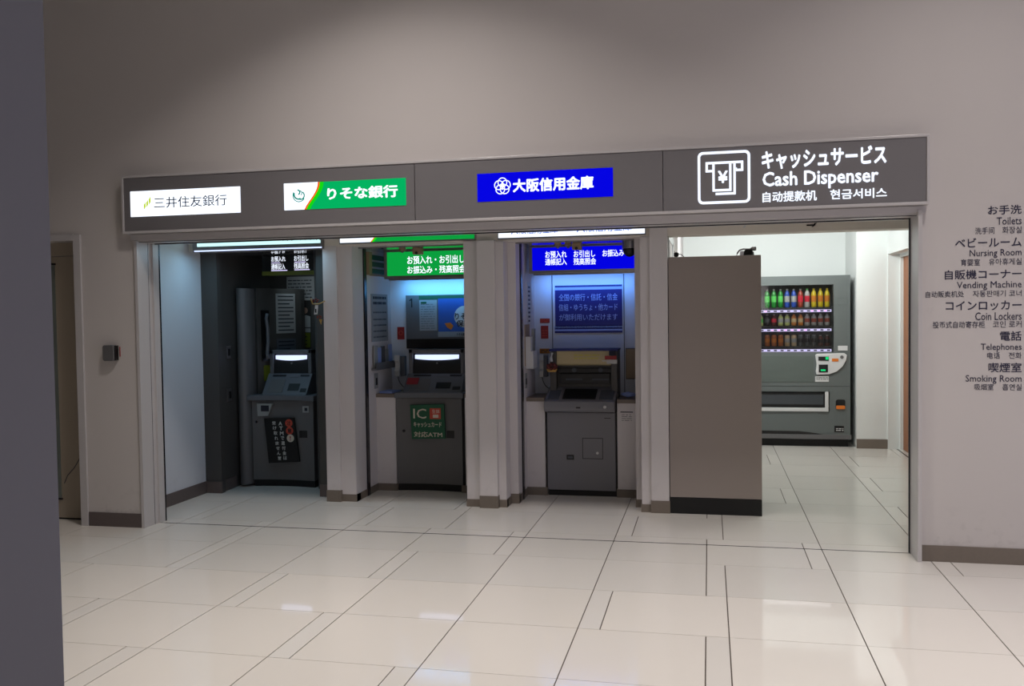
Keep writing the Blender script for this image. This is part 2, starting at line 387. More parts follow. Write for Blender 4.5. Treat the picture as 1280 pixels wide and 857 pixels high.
# hall door far left
struct('trim_5', B((-4.455, -4.40, 5.635, 5.80, 0, 2.10), (-5.5, -4.455, 5.635, 5.80, 2.06, 2.105)), M['frame'])
dr = struct('door_1', B((-5.45, -4.455, 5.80, 5.845, .012, 1.96)), M['doorpaint'], loc=(-4.95, 5.82, 0))
obj('transom', B(-5.45, -4.455, 5.785, 5.85, 1.965, 2.07), M['doorpaint'], dr)
obj('glass_strip', B(-4.84, -4.745, 5.795, 5.80, .16, 1.90), M['glassdoor'], dr)
obj('strip_frame', B((-4.845, -4.735, 5.79, 5.799, 1.90, 1.912), (-4.845, -4.735, 5.79, 5.799, .148, .16)), M['rail'], dr)
obj('reflected_line', tube([(-4.72, 5.7995, .27), (-4.69, 5.7995, .33), (-4.63, 5.7995, .39), (-4.575, 5.7995, .47)], .0035, 5), M['inkgrey'], dr)  # a curved reflection on the door, put in as a thin grey line
obj('kick_gap', B(-5.45, -4.455, 5.80, 5.84, .0, .012), M['black'], dr)

# ------------------------------------------------------------------ fascia with the lit signs
YF = 5.585
fa = thing('fascia', 'long grey header board with pale edge trim above the opening', 'sign board', (-1.38, 5.65, 2.1))
for a, b in ((-3.995, -1.862), (-1.858, -.272), (-.268, 1.227)): obj('panel', B(a, b, YF, 5.648, 2.105, 2.475), M['fascia'], fa, bevel=.001)
obj('edge_trim', B((-4.012, 1.244, YF-.006, 5.65, 2.475, 2.49), (-4.012, 1.244, YF-.006, 5.65, 2.088, 2.105), (-4.012, -3.996, YF-.006, 5.65, 2.105, 2.475), (1.228, 1.244, YF-.006, 5.65, 2.105, 2.475)), M['frame'], fa, bevel=.002)
# cash dispenser pictogram and words
bm = bmesh.new(); y0, y1 = YF-.004, YF
a, b = at(872, 190.5, YF), at(938, 253, YF)
x0, x1, z0, z1 = a.x, b.x, b.z, a.z
def frame_poly(bm, outer, inner):
    n = len(outer); V = []
    for (p, q) in zip(outer, inner):
        V.append([bm.verts.new(c) for c in ((q[0], y0, q[1]), (p[0], y0, p[1]), (p[0], y1, p[1]), (q[0], y1, q[1]))])
    for i in range(n):
        u, v = V[i], V[(i+1) % n]
        for k in range(4): bm.faces.new([u[k], u[(k+1) % 4], v[(k+1) % 4], v[k]])
frame_poly(bm, rrect(x0, x1, z0, z1, .03), rrect(x0+.015, x1-.015, z0+.015, z1-.015, .018))
obj('pictogram_border', bm, G['text'], fa)
cx = (x0+x1)/2; W = x1-x0
def U(u, v): return (x0+u*W, z1-v*W)
def seg(bm, u0, v0, u1, v1): (p, q), (r, s) = U(u0, v0), U(u1, v1); box(bm, p, r, y0, y1, s, q)
bm = bmesh.new(); t = .045
seg(bm, .15, .20, .87, .20+t); seg(bm, .15, .20+t, .15+t, .40-t); seg(bm, .87-t, .20+t, .87, .40-t)
seg(bm, .15, .40-t, .28, .40); seg(bm, .75, .40-t, .87, .40)
seg(bm, .28, .20+t, .28+t, .78); seg(bm, .60, .20+t, .60+t, .78); seg(bm, .28+t, .78-t, .60, .78)
seg(bm, .68, .20+t, .68+t, .85-t); seg(bm, .34, .85-t, .68+t, .85); seg(bm, .75-.02, .33, .75, .40)
obj('pictogram', bm, G['text'], fa)
p, q = U(.385, .62), U(.575, .38); text('¥', fa, G['text'], (p[0], YF, p[1]), (q[0], YF, q[1]), bold=.03, th=.004, name='yen_mark')
ptext('キャッシュサービス', fa, G['text'], 952, 188.5, 1108, 205.3, YF, bold=.035, th=.004)
ptext('Cash Dispenser', fa, G['text'], 953, 215.3, 1098, 232.8, YF, bold=.022, th=.004)
ptext('自动提款机', fa, G['text'], 953, 240, 1021, 250.5, YF, bold=.02, th=.003)
ptext('현금서비스', fa, G['text'], 1037.5, 237, 1108.5, 246.7, YF, bold=.02, th=.003)
# three bank signs
def litsign(label, x0, y0, x1, y1, m):
    p, q = at(x0, y0, YF), at(x1, y1, YF)
    t = thing('bank_sign', label, 'sign', ((p.x+q.x)/2, YF, q.z)); return t, p.x, q.x, q.z, p.z
YS = YF-.003
t, a, b, c, d = litsign('white lit bank sign at the left end of the grey header board', 163, 241.5, 301, 267.5, 0)
c, d = 2.204, 2.380
obj('face', B(a, b, YS, YF, c, d), G['white'], t)
text('三井住友銀行', t, G['navytxt'], (a+.185, YS, c+.052), (b-.10, YS, c+.128), bold=.002)
for i, (u, v, hh) in enumerate(((.105, .045, .05), (.125, .060, .05), (.145, .078, .055))):
    obj('mark_bar', prism([(a+u, c+v), (a+u+.014, c+v+.02), (a+u+.014, c+v+.02+hh*.7), (a+u, c+v+hh*.7)], 'y', YS-.001, YS), G['yg'], t)
t, a, b, c, d = litsign('green and white lit bank sign, second on the grey header board', 355, 230, 508, 263, 0)
c, d = 2.206, 2.384
hh = d-c
def cur(o, n=8): return [(a+.145+o+.10*sin(pi/2*(i/n))**1.3, c+hh*i/n) for i in range(n+1)]
def bandpoly(l, r): return l+r[::-1]
e0 = [(a, c+hh*i/8) for i in range(9)]; e1 = [(b, c+hh*i/8) for i in range(9)]
obj('white_face', prism(bandpoly(e0, cur(0)), 'y', YS, YF), G['white'], t)
obj('orange_band', prism(bandpoly(cur(0), cur(.014)), 'y', YS, YF), G['orange'], t)
obj('light_green_band', prism(bandpoly(cur(.014), cur(.042)), 'y', YS, YF), G['greenlt'], t)
obj('green_face', prism(bandpoly(cur(.042), e1), 'y', YS, YF), G['green'], t)
text('りそな銀行', t, G['text'], (a+.31, YS, c+.055), (b-.055, YS, c+.137), bold=.035)
ex, ez = a+.108, c+.096
bm = ring(ex, ez, .040, .046, YS-.001, YS, a0=radians(150), a1=radians(330))
ring(ex-.004, ez+.006, .026, .036, YS-.001, YS, a0=radians(160), a1=radians(300), bm=bm)
ring(ex+.012, ez-.002, .022, .030, YS-.001, YS, a0=radians(-110), a1=radians(60), bm=bm)
ring(ex-.008, ez+.02, .010, .019, YS-.001, YS, a0=radians(-80), a1=radians(100), bm=bm)
ring(ex+.006, ez+.014, .012, .018, YS-.001, YS, a0=radians(-60), a1=radians(120), bm=bm)
obj('emblem', bm, G['teal'], t)
t, a, b, c, d = litsign('blue lit bank sign with a flower emblem on the grey header board', 596.5, 217.5, 766.5, 252, 0)
c, d = 2.208, 2.386
obj('face', B(a, b, YS, YF, c, d), G['blue'], t)
text('大阪信用金庫', t, G['text'], (a+.232, YS, c+.05), (b-.12, YS, c+.135), bold=.035)
ex, ez = a+.165, c+.093; bm = bmesh.new()
for k in range(5):
    an = pi/2+k*2*pi/5; ring(ex+.024*cos(an), ez+.024*sin(an), .0255, .0315, YS-.001-.0002*k, YS, n=20, bm=bm)
box(bm, ex-.016, ex+.016, YS-.001, YS, ez-.004, ez+.004); box(bm, ex-.004, ex+.004, YS-.001, YS, ez-.022, ez+.02); box(bm, ex-.013, ex+.013, YS-.001, YS, ez+.011, ez+.016); box(bm, ex-.013, ex+.013, YS-.001, YS, ez-.017, ez-.012); obj('emblem', bm, G['text'], t)

# ------------------------------------------------------------------ lit bars over the three booth openings
YB = 6.655
t = thing('booth_light_sign', 'long white lit sign bar over the dark left booth', 'sign', (-3.56, 6.67, 2.06))
obj('housing', B(-4.14, -2.995, YB+.003, 6.70, 2.03, 2.30), M['alu'], t, bevel=.003)
obj('face', B(-4.095, -3.01, YB, YB+.003, 2.073, 2.28), G['tube'], t)
obj('lower_diffuser', B(-4.12, -3.0, YB-.004, YB+.02, 2.033, 2.043), G['strip'], t)
p, q = at(336, 0, YB), at(397, 0, YB); text('三井住友銀行', t, G['navytxt'], (p.x, YB, 2.096), (q.x, YB, 2.19), bold=.004)
t = thing('booth_light_sign', 'lit green sign bar with a white end over the middle booth', 'sign', (-2.3, 6.67, 2.06))
obj('housing', B(-2.85, -1.742, YB+.003, 6.70, 2.058, 2.30), M['alu'], t)
a, b, c, d = -2.843, -1.747, 2.068, 2.29
obj('white_face', prism([(a, c), (a+.255, c), (a+.30, 2.12), (a+.30, d), (a, d)], 'y', YB, YB+.003), G['white'], t)
obj('orange_band', prism([(a+.255, c), (a+.265, c), (a+.31, 2.12), (a+.31, d), (a+.30, d), (a+.30, 2.12)], 'y', YB, YB+.003), G['orange'], t)
obj('light_green_band', prism([(a+.265, c), (a+.285, c), (a+.33, 2.12), (a+.33, d), (a+.31, d), (a+.31, 2.12)], 'y', YB, YB+.003), G['greenlt'], t)
obj('green_face', prism([(a+.285, c), (b, c), (b, d), (a+.33, d), (a+.33, 2.12)], 'y', YB, YB+.003), G['green2'], t)
text('りそな銀行', t, G['text'], (a+.45, YB, 2.12), (b-.2, YB, 2.24), bold=.02)
t = thing('booth_light_sign', 'white lit sign bar with blue lettering over the right booth', 'sign', (-1.0, 6.67, 2.06))
obj('housing', B(-1.565, -.45, YB+.003, 6.70, 2.055, 2.30), M['alu'], t)
obj('face', B(-1.558, -.456, YB, YB+.003, 2.066, 2.29), G['white'], t)
text('大阪信用金庫', t, G['bluetxt'], (-1.46, YB, 2.088), (-1.10, YB, 2.16), bold=.01)
text('大阪信用金庫', t, G['bluetxt'], (-.96, YB, 2.088), (-.55, YB, 2.16), bold=.01)

# ------------------------------------------------------------------ booth interiors
# left booth: dark brown surround
struct('wall_booth_left', B(-4.2, -4.075, 6.93, 7.86, 0, 2.05), M['dark'])
struct('wall_booth_right', B(-3.20, -2.985, 7.0, 7.86, 0, 2.05), M['dark'])
struct('wall_booth_rear', B(-4.2, -2.985, 7.86, 7.90, 0, 2.05), M['dark'])
struct('trim_7', B((-4.2, -4.052, 6.87, 6.93, 0, 2.05), (-3.15, -3.012, 6.87, 7.0, .1, 2.05)), M['dark'])
struct('baseboard_booth', B((-3.155, -3.013, 6.862, 6.88, 0, .1), (-4.2, -4.048, 6.862, 6.88, 0, .1), (-4.08, -4.07, 6.93, 7.15, 0, .1)), M['basedark'])
t = thing('side_unit', 'dark column-like side unit with curved front in the left booth', 'column unit', (-4.0, 7.2, 0))
cyl = [(-4.007+.066*cos(a_), 7.26-.11*sin(a_)) for a_ in [pi*i/14 for i in range(15)]]
obj('curved_panel', prism(cyl+[(-4.073, 7.75), (-3.941, 7.75)], 'z', .02, 1.745), M['atm'], t, smooth=False, bevel=.002)
obj('phone_panel', prism([(-3.94, 7.30), (-3.905, 7.27), (-3.70, 7.72), (-3.70, 7.80), (-3.94, 7.80)], 'z', .812, 1.745), M['dark'], t)
struct('trim_8', prism([(-3.23+.05*cos(a_), 7.12-.05*sin(a_)) for a_ in [pi*i/6-.2 for i in range(8)]], 'z', .02, 2.05), M['dark'])
for zz in (1.19, .82):
    s = thing('wall_switch', 'small grey wall switch on the dark jamb, %s' % ('the upper one' if zz > 1 else 'the lower one'), 'switch', (-4.075, 7.06, zz))
    obj('plate', B(-4.075, -4.067, 7.03, 7.10, zz-.055, zz+.055), M['alu'], s); obj('rocker', B(-4.067, -4.062, 7.05, 7.08, zz-.03, zz+.03), M['black'], s)
def onpanel(u, z, dn=0):      # along the slanted phone panel of the left booth
    x = -3.905+.205*u; y = 7.27+.45*u; n = Vector((.45, -.205)).normalized(); return (x+n.x*dn, y+n.y*dn, z)
def slab(u0, u1, z0, z1, d0, d1):
    bm = bmesh.new(); V = [bm.verts.new(onpanel(u, z, d)) for d in (d0, d1) for u, z in ((u0, z0), (u1, z0), (u1, z1), (u0, z1))]
    for f in ((0,1,2,3), (7,6,5,4), (0,4,5,1), (1,5,6,2), (2,6,7,3), (3,7,4,0)): bm.faces.new([V[i] for i in f])
    return bm
def notice(label, u0, u1, z0, z1, m, ink):
    s = thing('notice', label, 'notice', onpanel((u0+u1)/2, z0)); obj('sheet', slab(u0, u1, z0, z1, .001, .005), m, s)
    bm = bmesh.new(); n = int((z1-z0)/.035)
    for i in range(n):
        z = z1-.03-i*.034; b2 = slab(u0+.1*(u1-u0), u1-(.1+.2*(i % 3 == 2))*(u1-u0), z, z+.010, .005, .0065)
        me = bpy.data.meshes.new('x'); b2.to_mesh(me); b2.free(); bm.from_mesh(me); bpy.data.meshes.remove(me)
    obj('print', bm, ink, s)
notice('framed grey notice beside the telephone in the dark booth', .42, .86, 1.34, 1.70, M['papergrey'], M['ink'])
notice('dim lower notice under the framed one in the dark booth', .42, .86, 1.05, 1.29, M['inkgrey'], M['ink'])
s = thing('telephone', 'dark wall telephone handset on the curved panel of the left booth', 'telephone', onpanel(.15, 1.1))
obj('handset', tube([onpanel(.15, 1.52, .05), onpanel(.15, 1.48, .035), onpanel(.17, 1.38, .04), onpanel(.17, 1.26, .04), onpanel(.15, 1.16, .035), onpanel(.15, 1.12, .05)], .016), M['atmlight'], s, smooth=True)
obj('cradle', slab(.08, .24, 1.1, 1.55, .001, .02), M['darker'], s)
s = obj('leaflet', slab(.12, .30, .92, 1.06, .002, .008), M['olive'], loc=onpanel(.2, .92)); tag(s, 'yellow green leaflet below the handset in the dark booth', 'leaflet')
# lit header in the left booth
def header(label, x0, x1, z0, z1, Y, face, fr, name='header_sign'):
    t = thing(name, label, 'sign', ((x0+x1)/2, Y, z0))
    obj('housing', B(x0-.03, x1+.01, Y+.004, Y+.13, z0-.025, 2.0335), fr, t, bevel=.003)
    obj('face', B(x0, x1, Y, Y+.004, z0, z1), face, t); return t
t = header('black lit menu sign with white lettering in the dark left booth', -3.83, -3.21, 1.895, 2.03, 7.30, M['black'], M['darker'])
obj('olive_band', B(-3.86, -3.19, 7.297, 7.31, 1.855, 1.892), M['olive'], t)
for s_, a_, b_, c_, d_ in (('お預入れ', 339, 320.5, 357, 326.8), ('お引出し', 367.5, 319.3, 385.5, 325.8), ('通帳記入', 339, 329.5, 356.5, 336.5), ('残高照会', 367.5, 328.5, 386, 335.5)):
    ptext(s_, t, G['text'], a_, b_, c_, d_, 7.30, bold=.004)
for a_, b_, c_, d_ in ((339, 327.9, 350, 328.8), (368, 326.8, 382, 327.8), (339, 337.4, 359, 338.4), (368, 336.4, 387, 337.4)):
    obj('small_caption', pxbox(a_, b_+.2, c_, d_-.2, 7.298, .002), G['lilac'], t)
# posters on the back panel of the left booth
YP = 7.84
s = thing('poster', 'pale timetable poster high on the back of the dark booth', 'poster', at(375, 372, YP)); obj('sheet', pxbox(358, 346, 396, 375, YP, .004), M['papergrey'], s)
p, q = at(360, 350, YP), at(390, 373, YP)
lines(s, M['ink'], p.x, q.x, [q.z+.008+i*.032 for i in range(6)], YP, .009)
s = thing('poster', 'dark poster of a woman in a white shirt above the left machine', 'poster', at(370, 412, YP))
obj('sheet', pxbox(348, 376, 388, 409, YP, .004), M['hair'], s)
p = at(381, 388, YP); obj('face', disc(p.x, p.z, .03, YP-.001, YP, n=20), M['skin'], s)
p = at(371, 409, YP); q = at(388, 394, YP)
obj('shirt', prism([(p.x, p.z), (q.x, p.z), (q.x, q.z-.01), (q.x-.05, q.z+.005), (p.x+.05, q.z-.03)], 'y', YP-.001, YP), M['papergrey'], s)
s = thing('poster', 'yellow green leaflet rack strip below the woman poster', 'poster', at(370, 434, YP))
obj('caption_strip', pxbox(349, 410.5, 388, 415, YP, .004), M['papergrey'], s); obj('sheet', pxbox(349, 416, 388, 434, YP, .004), M['olive'], s)
p, q = at(352, 419, YP), at(384, 432, YP); lines(s, M['ink'], p.x, q.x, [q.z+.01, q.z+.045, q.z+.08], YP, .01)

# ------------------------------------------------------------------ curved cash machines (left and middle booth)
def atm(label, x0, x1, zc, ux0, ux1, body, cab):
    t = thing('cash_machine', label, 'cash machine', ((x0+x1)/2, 7.2, 0)); N = 12
    def front(xa, xb, y, sag): return [(xa+(xb-xa)*i/N, y+sag*(1-(2*i/N-1)**2)) for i in range(N+1)]
    xa, xb = x0+.03 if x0 < -3 else x0+.004, x1-.02
    obj('plinth', prism(front(xa+.005, xb-.005, 7.215, .03)+[(xb, 7.55), (xa, 7.55)], 'z', 0, .06), M['black'], t)
    obj('lower_door', prism(front(xa, xb, 7.20, .03)+[(xb, 7.55), (xa, 7.55)], 'z', .06, zc-.05), body, t)
    obj('counter', prism(front(x0, x1, 7.165, .03)+[(x1, 7.59), (x0, 7.59)], 'z', zc-.045, zc), cab, t, bevel=.004)
    # sloped desk with keypad and slots
    sx0, sx1 = ux0, ux1
    obj('sloped_desk', prism([(7.22, zc), (7.36, .985), (7.50, .985), (7.50, zc)], 'x', sx0, sx1), cab, t, bevel=.003)
    for nm, u0, u1, v0, v1, m_ in (('card_slot', .12, .42, .86, .94, M['black']), ('lit_slot', .52, .72, .82, .96, M['atmlight']), ('receipt_slot', .75, .95, .86, .94, M['black']), ('touch_pad', .10, .44, .12, .72, M['atm']), ('keypad', .55, .80, .2, .52, M['darker']), ('coin_dish', .84, .97, .14, .30, M['black'])):
        L_ = Vector((0, .14, .985-zc)); n_ = Vector((0, -(.985-zc), .14)).normalized(); o_ = Vector((0, 7.22, zc)); bm = bmesh.new(); wv = sx1-sx0
        V = [bm.verts.new(o_+L_*v+n_*d+Vector((sx0+wv*u, 0, 0))) for d in (-.004, .004) for u, v in ((u0, v0), (u1, v0), (u1, v1), (u0, v1))]
        for f in ((0,1,2,3), (7,6,5,4), (0,4,5,1), (1,5,6,2), (2,6,7,3), (3,7,4,0)): bm.faces.new([V[i] for i in f])
        obj(nm, bm, m_, t)
    # screen housing
    hx0, hx1 = sx0+.012, sx1-.01
    obj('screen_housing', B((hx0, hx0+.035, 7.36, 7.50, .985, 1.195), (hx1-.03, hx1, 7.36, 7.50, .985, 1.195), (hx0, hx1, 7.36, 7.50, 1.16, 1.195), (hx0, hx1, 7.47, 7.50, .985, 1.195)), cab, t, bevel=.004)
    sc = obj('screen', prism([(7.365, .985), (7.39, 1.16), (7.47, 1.16), (7.47, .985)], 'x', hx0+.035, hx1-.03), M['black'], t)
    a_, b_ = hx0+.055, hx1-.05; n = 14
    top = [(a_+(b_-a_)*i/n, 1.147) for i in range(n+1)]; bot = [(a_+(b_-a_)*i/n, 1.113-.012*(1-(2*i/n-1)**2)) for i in range(n+1)]
    obj('lit_strip', prism(bot+top[::-1], 'y', 7.368, 7.40), G['strip'], t)
    obj('camera_dot', disc((a_+b_)/2, 1.075, .008, 7.372, 7.41, n=12), M['atm'], t)
    return t, xa, xb
t1, xa, xb = atm('dark grey cash machine with a black slanted sticker in the left booth', -3.965, -3.335, .806, -3.85, -3.43, M['atm'], M['atmlight'])
obj('lock', disc(-3.90, .57, .012, 7.205, 7.24, n=12), M['rail'], t1)
obj('latch_plate', pxbox(374, 538, 385, 547, 7.212, .03), M['darker'], t1)
s = part('sticker', t1, (-3.66, 7.2, .22), 'black slanted sticker with red circles')
Y_ = 7.196
P4 = [at(330, 522.5, Y_), at(366.5, 522, Y_), at(374, 577, Y_), at(336, 578.5, Y_)]
obj('sheet', prism([(v.x, v.z) for v in P4], 'y', Y_, 7.235), M['black'], s)
for i, (cx_, cy_, m_, ch) in enumerate(((361, 528.5, 'redbright', '注'), (362, 538, 'redbright', '意'), (363, 547.5, 'pale', '!'))):
    v = at(cx_, cy_, Y_); obj('circle', disc(v.x, v.z, .034, Y_-.001, Y_, n=24), M[m_], s)
    text(ch, s, M['black'] if i < 2 else M['red'], (v.x-(.02 if i < 2 else .006), Y_-.001, v.z-.02), (v.x+(.02 if i < 2 else .006), Y_-.001, v.z+.02), bold=.02, th=.001)
def vertical(st, xs, ys, xe, ye, szx, szy, par, m_):
    for i, ch in enumerate(st):
        f = i/(len(st)-1); cx_, cy_ = xs+(xe-xs)*f, ys+(ye-ys)*f
        sx_ = szx*(.5 if ch == 'ー' else 1)
        ptext(ch, par, m_, cx_-sx_/2, cy_-szy/2, cx_+sx_/2, cy_+szy/2, Y_, bold=.02, name='character')
vertical('ATMで還付金は', 350.5, 529, 356.5, 572, 4.6, 4.8, s, M['paper'])
vertical('受け取れません！', 342.5, 528.5, 349.5, 572.5, 4.6, 4.4, s, M['paper'])
s = part('sticker', t1, at(329, 520, 7.2), 'small white and black sticker')
obj('sheet', prism([(v.x, v.z) for v in (at(321, 504, 7.197), at(340, 504.5, 7.197), at(335, 519.5, 7.197), at(322, 520, 7.197))], 'y', 7.197, 7.235), M['papergrey'], s)
obj('photo', pxbox(326, 506.5, 336, 514, 7.195, .002), M['ink'], s)
s = part('sticker', t1, at(381, 515, 7.2), 'small white square sticker')
obj('sheet', pxbox(378, 507.5, 386, 515.5, 7.199, .035), M['papergrey'], s); obj('symbol', pxbox(380.5, 509.5, 384, 513.5, 7.197, .002), M['ink'], s)

t2, xa, xb = atm('grey cash machine with a green sticker in the middle booth', -2.60, -2.0, .838, -2.545, -2.03, M['atm'], M['atmlight'])
obj('lock', disc(-2.535, .51, .012, 7.205, 7.24, n=12), M['rail'], t2)
obj('latch_plate', pxbox(558.5, 538, 569.5, 547.5, 7.213, .03), M['darker'], t2)
s = obj('sticker', prism([(7.262, .905), (7.268, .900), (7.318, .948), (7.312, .953)], 'x', -2.525, -2.425), M['red'], t2); s['label'] = 'red sticker'
s = part('sticker', t2, (-2.32, 7.2, .45), 'dark green sticker with pale lettering')
P4 = [at(512.5, 506, 7.197), at(554.5, 505, 7.197), at(556.5, 548, 7.197), at(515, 548.5, 7.197)]
obj('sheet', prism([(v.x, v.z) for v in P4], 'y', 7.197, 7.235), M['green'], s)
ptext('IC', s, M['pale'], 516.5, 510.5, 533, 523, 7.197, bold=.005)
obj('orange_square', pxbox(537, 510, 551, 523.5, 7.195, .002), M['redbright'], s)
ptext('生体', s, M['pale'], 540, 511.5, 549.5, 516.5, 7.195, bold=.01)
obj('finger_mark', pxbox(541, 518, 548, 522, 7.194, .001), M['pale'], s)
ptext('キャッシュカード', s, M['pale'], 517, 527, 552, 534, 7.197, bold=.02)
ptext('対応ATM', s, M['pale'], 517.5, 539, 553, 546.5, 7.197, bold=.015)

# ------------------------------------------------------------------ middle booth
def sidecab(label, x0, x1, z, Y=7.2):
    t = thing('side_cabinet', label, 'cabinet', ((x0+x1)/2, Y, 0))
    obj('front', B(x0, x1, Y, 7.59, .0, z-.03), M['column'], t); obj('top', B(x0, x1, Y-.01, 7.595, z-.03, z), M['counter'], t)
    return t
sidecab('narrow white cabinet left of the middle cash machine', -2.774, -2.603, .825)
sidecab('white cabinet sliver right of the middle cash machine', -1.995, -1.846, .825)
t = header('green lit menu sign with white lettering in the middle booth', -2.655, -1.86, 1.822, 2.022, 7.20, G['green2'], M['alu'])
ptext('お預入れ・お引出し', t, G['text'], 509, 320, 580.5, 328.5, 7.20, bold=.015)
ptext('お振込み・残高照会', t, G['text'], 509, 332.5, 582, 340.5, 7.20, bold=.015)
obj('tube_cover', B(-2.65, -1.86, 7.22, 7.30, 1.785, 1.797), M['alu'], t)
t = thing('poster_board', 'grey board with the numeral 1 and blue poster above the middle machine', 'poster', (-2.3, 7.58, 1.28))
Y_ = 7.56
obj('board', pxbox(507, 369, 600, 423, Y_, .035), M['atm'], t, bevel=.002); obj('green_edge', pxbox(523.5, 369.5, 600, 373, Y_-.002, .003), M['green'], t)
obj('dark_gap', pxbox(508, 423.5, 600, 435, Y_+.02, .02), M['darker'], t)  # shade of the gap below the board, put in as a near-black strip
p, q = at(511.5, 373, Y_), at(515.5, 384, Y_)
obj('numeral', prism([(q.x, q.z), (q.x, p.z), (q.x-.009, p.z), (p.x, p.z-.014), (p.x, p.z-.024), (q.x-.011, p.z-.016), (q.x-.011, q.z)], 'y', Y_-.0015, Y_), M['black'], t)
obj('notice_sheet', pxbox(524, 375, 546.5, 413, Y_-.003, .004), M['papergrey'], t)
p, q = at(526, 378, Y_), at(544, 411, Y_); lines(t, M['inkgrey'], p.x, q.x, [q.z+.005+i*.021 for i in range(11)], Y_-.003, .004)
obj('notice_heading', pxbox(526, 377, 533, 379.5, Y_-.005, .002), M['green'], t)
obj('blue_poster', pxbox(547.5, 373, 600, 414, Y_-.003, .004), M['blueposter'], t)
v = at(581, 395.5, Y_); obj('white_roundel', disc(v.x, v.z, .095, Y_-.004, Y_-.003), M['paper'], t)
ptext('りそな', t, M['ink'], 568.5, 391, 592, 399, Y_-.0045, bold=.02); ptext('保険', t, M['ink'], 570.5, 400, 589, 408, Y_-.0045, bold=.02)
obj('hand_drawing', prism([(at(a_, b_, Y_).x, at(a_, b_, Y_).z) for a_, b_ in ((556, 404), (563, 403), (567, 407), (564, 412), (559, 409))], 'y', Y_-.0045, Y_-.003), M['orange'], t)
obj('poster_foot', pxbox(547.5, 414.3, 600, 420.5, Y_-.003, .004), M['papergrey'], t)
ptext('りそな銀行', t, M['ink'], 571, 416, 584, 419.5, Y_-.004, bold=.02)
# left wall of the middle booth
X_ = -2.774
def wbox(x0, y0, x1, y1, X, d):
    p, q = atx(x0, y0, X), atx(x1, y1, X); return B(X, X+d, p.y, q.y, min(q.z, p.z), max(p.z, q.z))
t = thing('notice', 'blue grey notice board on the left wall of the middle booth', 'notice', (X_, 7.3, 1.264))
obj('sheet', B(X_, X_+.006, 7.11, 7.50, 1.268, 1.673), M['papergrey'], t)
lines(t, M['ink'], 7.15, 7.46, [1.63, 1.585], X_+.006, .022, face='x'); lines(t, M['inkgrey'], 7.15, 7.46, [1.51, 1.45, 1.40, 1.35, 1.30], X_+.006, .013, name='small_print', face='x')
t = thing('leaflet_rack', 'clear leaflet rack with pale leaflets on the middle booth wall', 'rack', (X_, 7.3, 1.03))
obj('tray', B(X_, X_+.05, 7.10, 7.56, 1.03, 1.045), M['atmlight'], t)
for i, (m_, hh_) in enumerate((('papergrey', .19), ('sky', .17), ('inkgrey', .18), ('papergrey', .15), ('sky', .19))):
    y_ = 7.12+i*.088
    lf = obj('leaflet', B(X_+.012, X_+.022, y_, y_+.075, 1.045, 1.045+hh_), M[m_], loc=(X_+.017, y_+.03, 1.045))
    tag(lf, ['leftmost leaflet', 'second leaflet from the left', 'middle leaflet', 'fourth leaflet from the left', 'rightmost leaflet'][i]+' in the clear rack of the middle booth', 'leaflet', 'leaflets in the rack')
obj('front_lip', B(X_+.04, X_+.05, 7.10, 7.56, 1.045, 1.09), M['atmlight'], t)
t = thing('wall_switch', 'black rocker switch below the leaflet rack in the middle booth', 'switch', (X_, 7.2, .93))
obj('plate', B(X_, X_+.006, 7.155, 7.235, .87, 1.0), M['papergrey'], t); obj('rocker', B(X_+.006, X_+.011, 7.18, 7.21, .90, .96), M['black'], t)
s = tag(obj('edge_rail', B(X_-.002, X_+.012, 6.95, 7.0, 0, 2.05), M['rail'], loc=(X_, 6.975, 0)), 'dark metal edge rail on the left wall of the middle booth', 'rail')
t = thing('wall_panel', 'grey framed panel with painted green reflections, high on the left wall, middle booth', 'reflection', (-2.774, 7.2, 1.82))
obj('frame', B((-2.774, -2.75, 7.03, 7.10, 1.83, 2.02), (-2.774, -2.757, 7.10, 7.46, 1.825, 1.835)), M['tancover'], t)
for i in range(3): obj('reflected_bar', B(-2.774, -2.760, 7.11, 7.45, 1.845+i*.058, 1.885+i*.058), M['green'], t)  # green bars stand in for reflections on a shiny panel
s = tag(obj('edge_rail', B(-1.472, -1.458, 7.0, 7.05, 0, 2.05), M['rail'], loc=(-1.47, 7.02, 0)), 'dark metal edge rail on the left wall of the right booth', 'rail')
def wallphone(label, x0, y0, x1, y1):
    Y = 7.52; p, q = at(x0, y0, Y), at(x1, y1, Y); t = thing('telephone', label, 'telephone', ((p.x+q.x)/2, 7.6, q.z)); w_ = q.x-p.x
    obj('cradle', B(p.x+w_*.35, q.x, 7.54, 7.60, q.z, p.z), M['atmlight'], t, bevel=.006)
    obj('handset', prism([(7.53, q.z-.005), (7.50, q.z+.0), (7.49, q.z+.05), (7.51, q.z+.07), (7.51, p.z-.06), (7.49, p.z-.04), (7.50, p.z+.01), (7.53, p.z+.01)], 'x', p.x, p.x+w_*.55), M['offwhite'], t, bevel=.004)
    c = []; 
    for i in range(13):
        f = i/12; c.append((p.x+w_*.4+.05*f*f*2*(1-f)+.10*f*f, 7.50, q.z-.10*sin(pi*min(f*.62, 1))))
    obj('cord', tube(c, .004, 6), M['atmlight'], t, smooth=True)
    return t
wallphone('white wall telephone with cord left of the middle machine', 494, 445, 505, 470)
wallphone('white wall telephone left of the right cash machine', 674.5, 444, 684, 471)
s = thing('sticker', 'red sticker on the back wall above the white telephone, middle booth', 'sticker', at(501, 424, 7.6)); obj('sheet', pxbox(496.5, 408.5, 505.5, 424, 7.594, .006), M['red'], s)
v = at(501, 416, 7.594); obj('print', ring(v.x, v.z, .014, .02, 7.592, 7.594, n=20), M['redbright'], s)
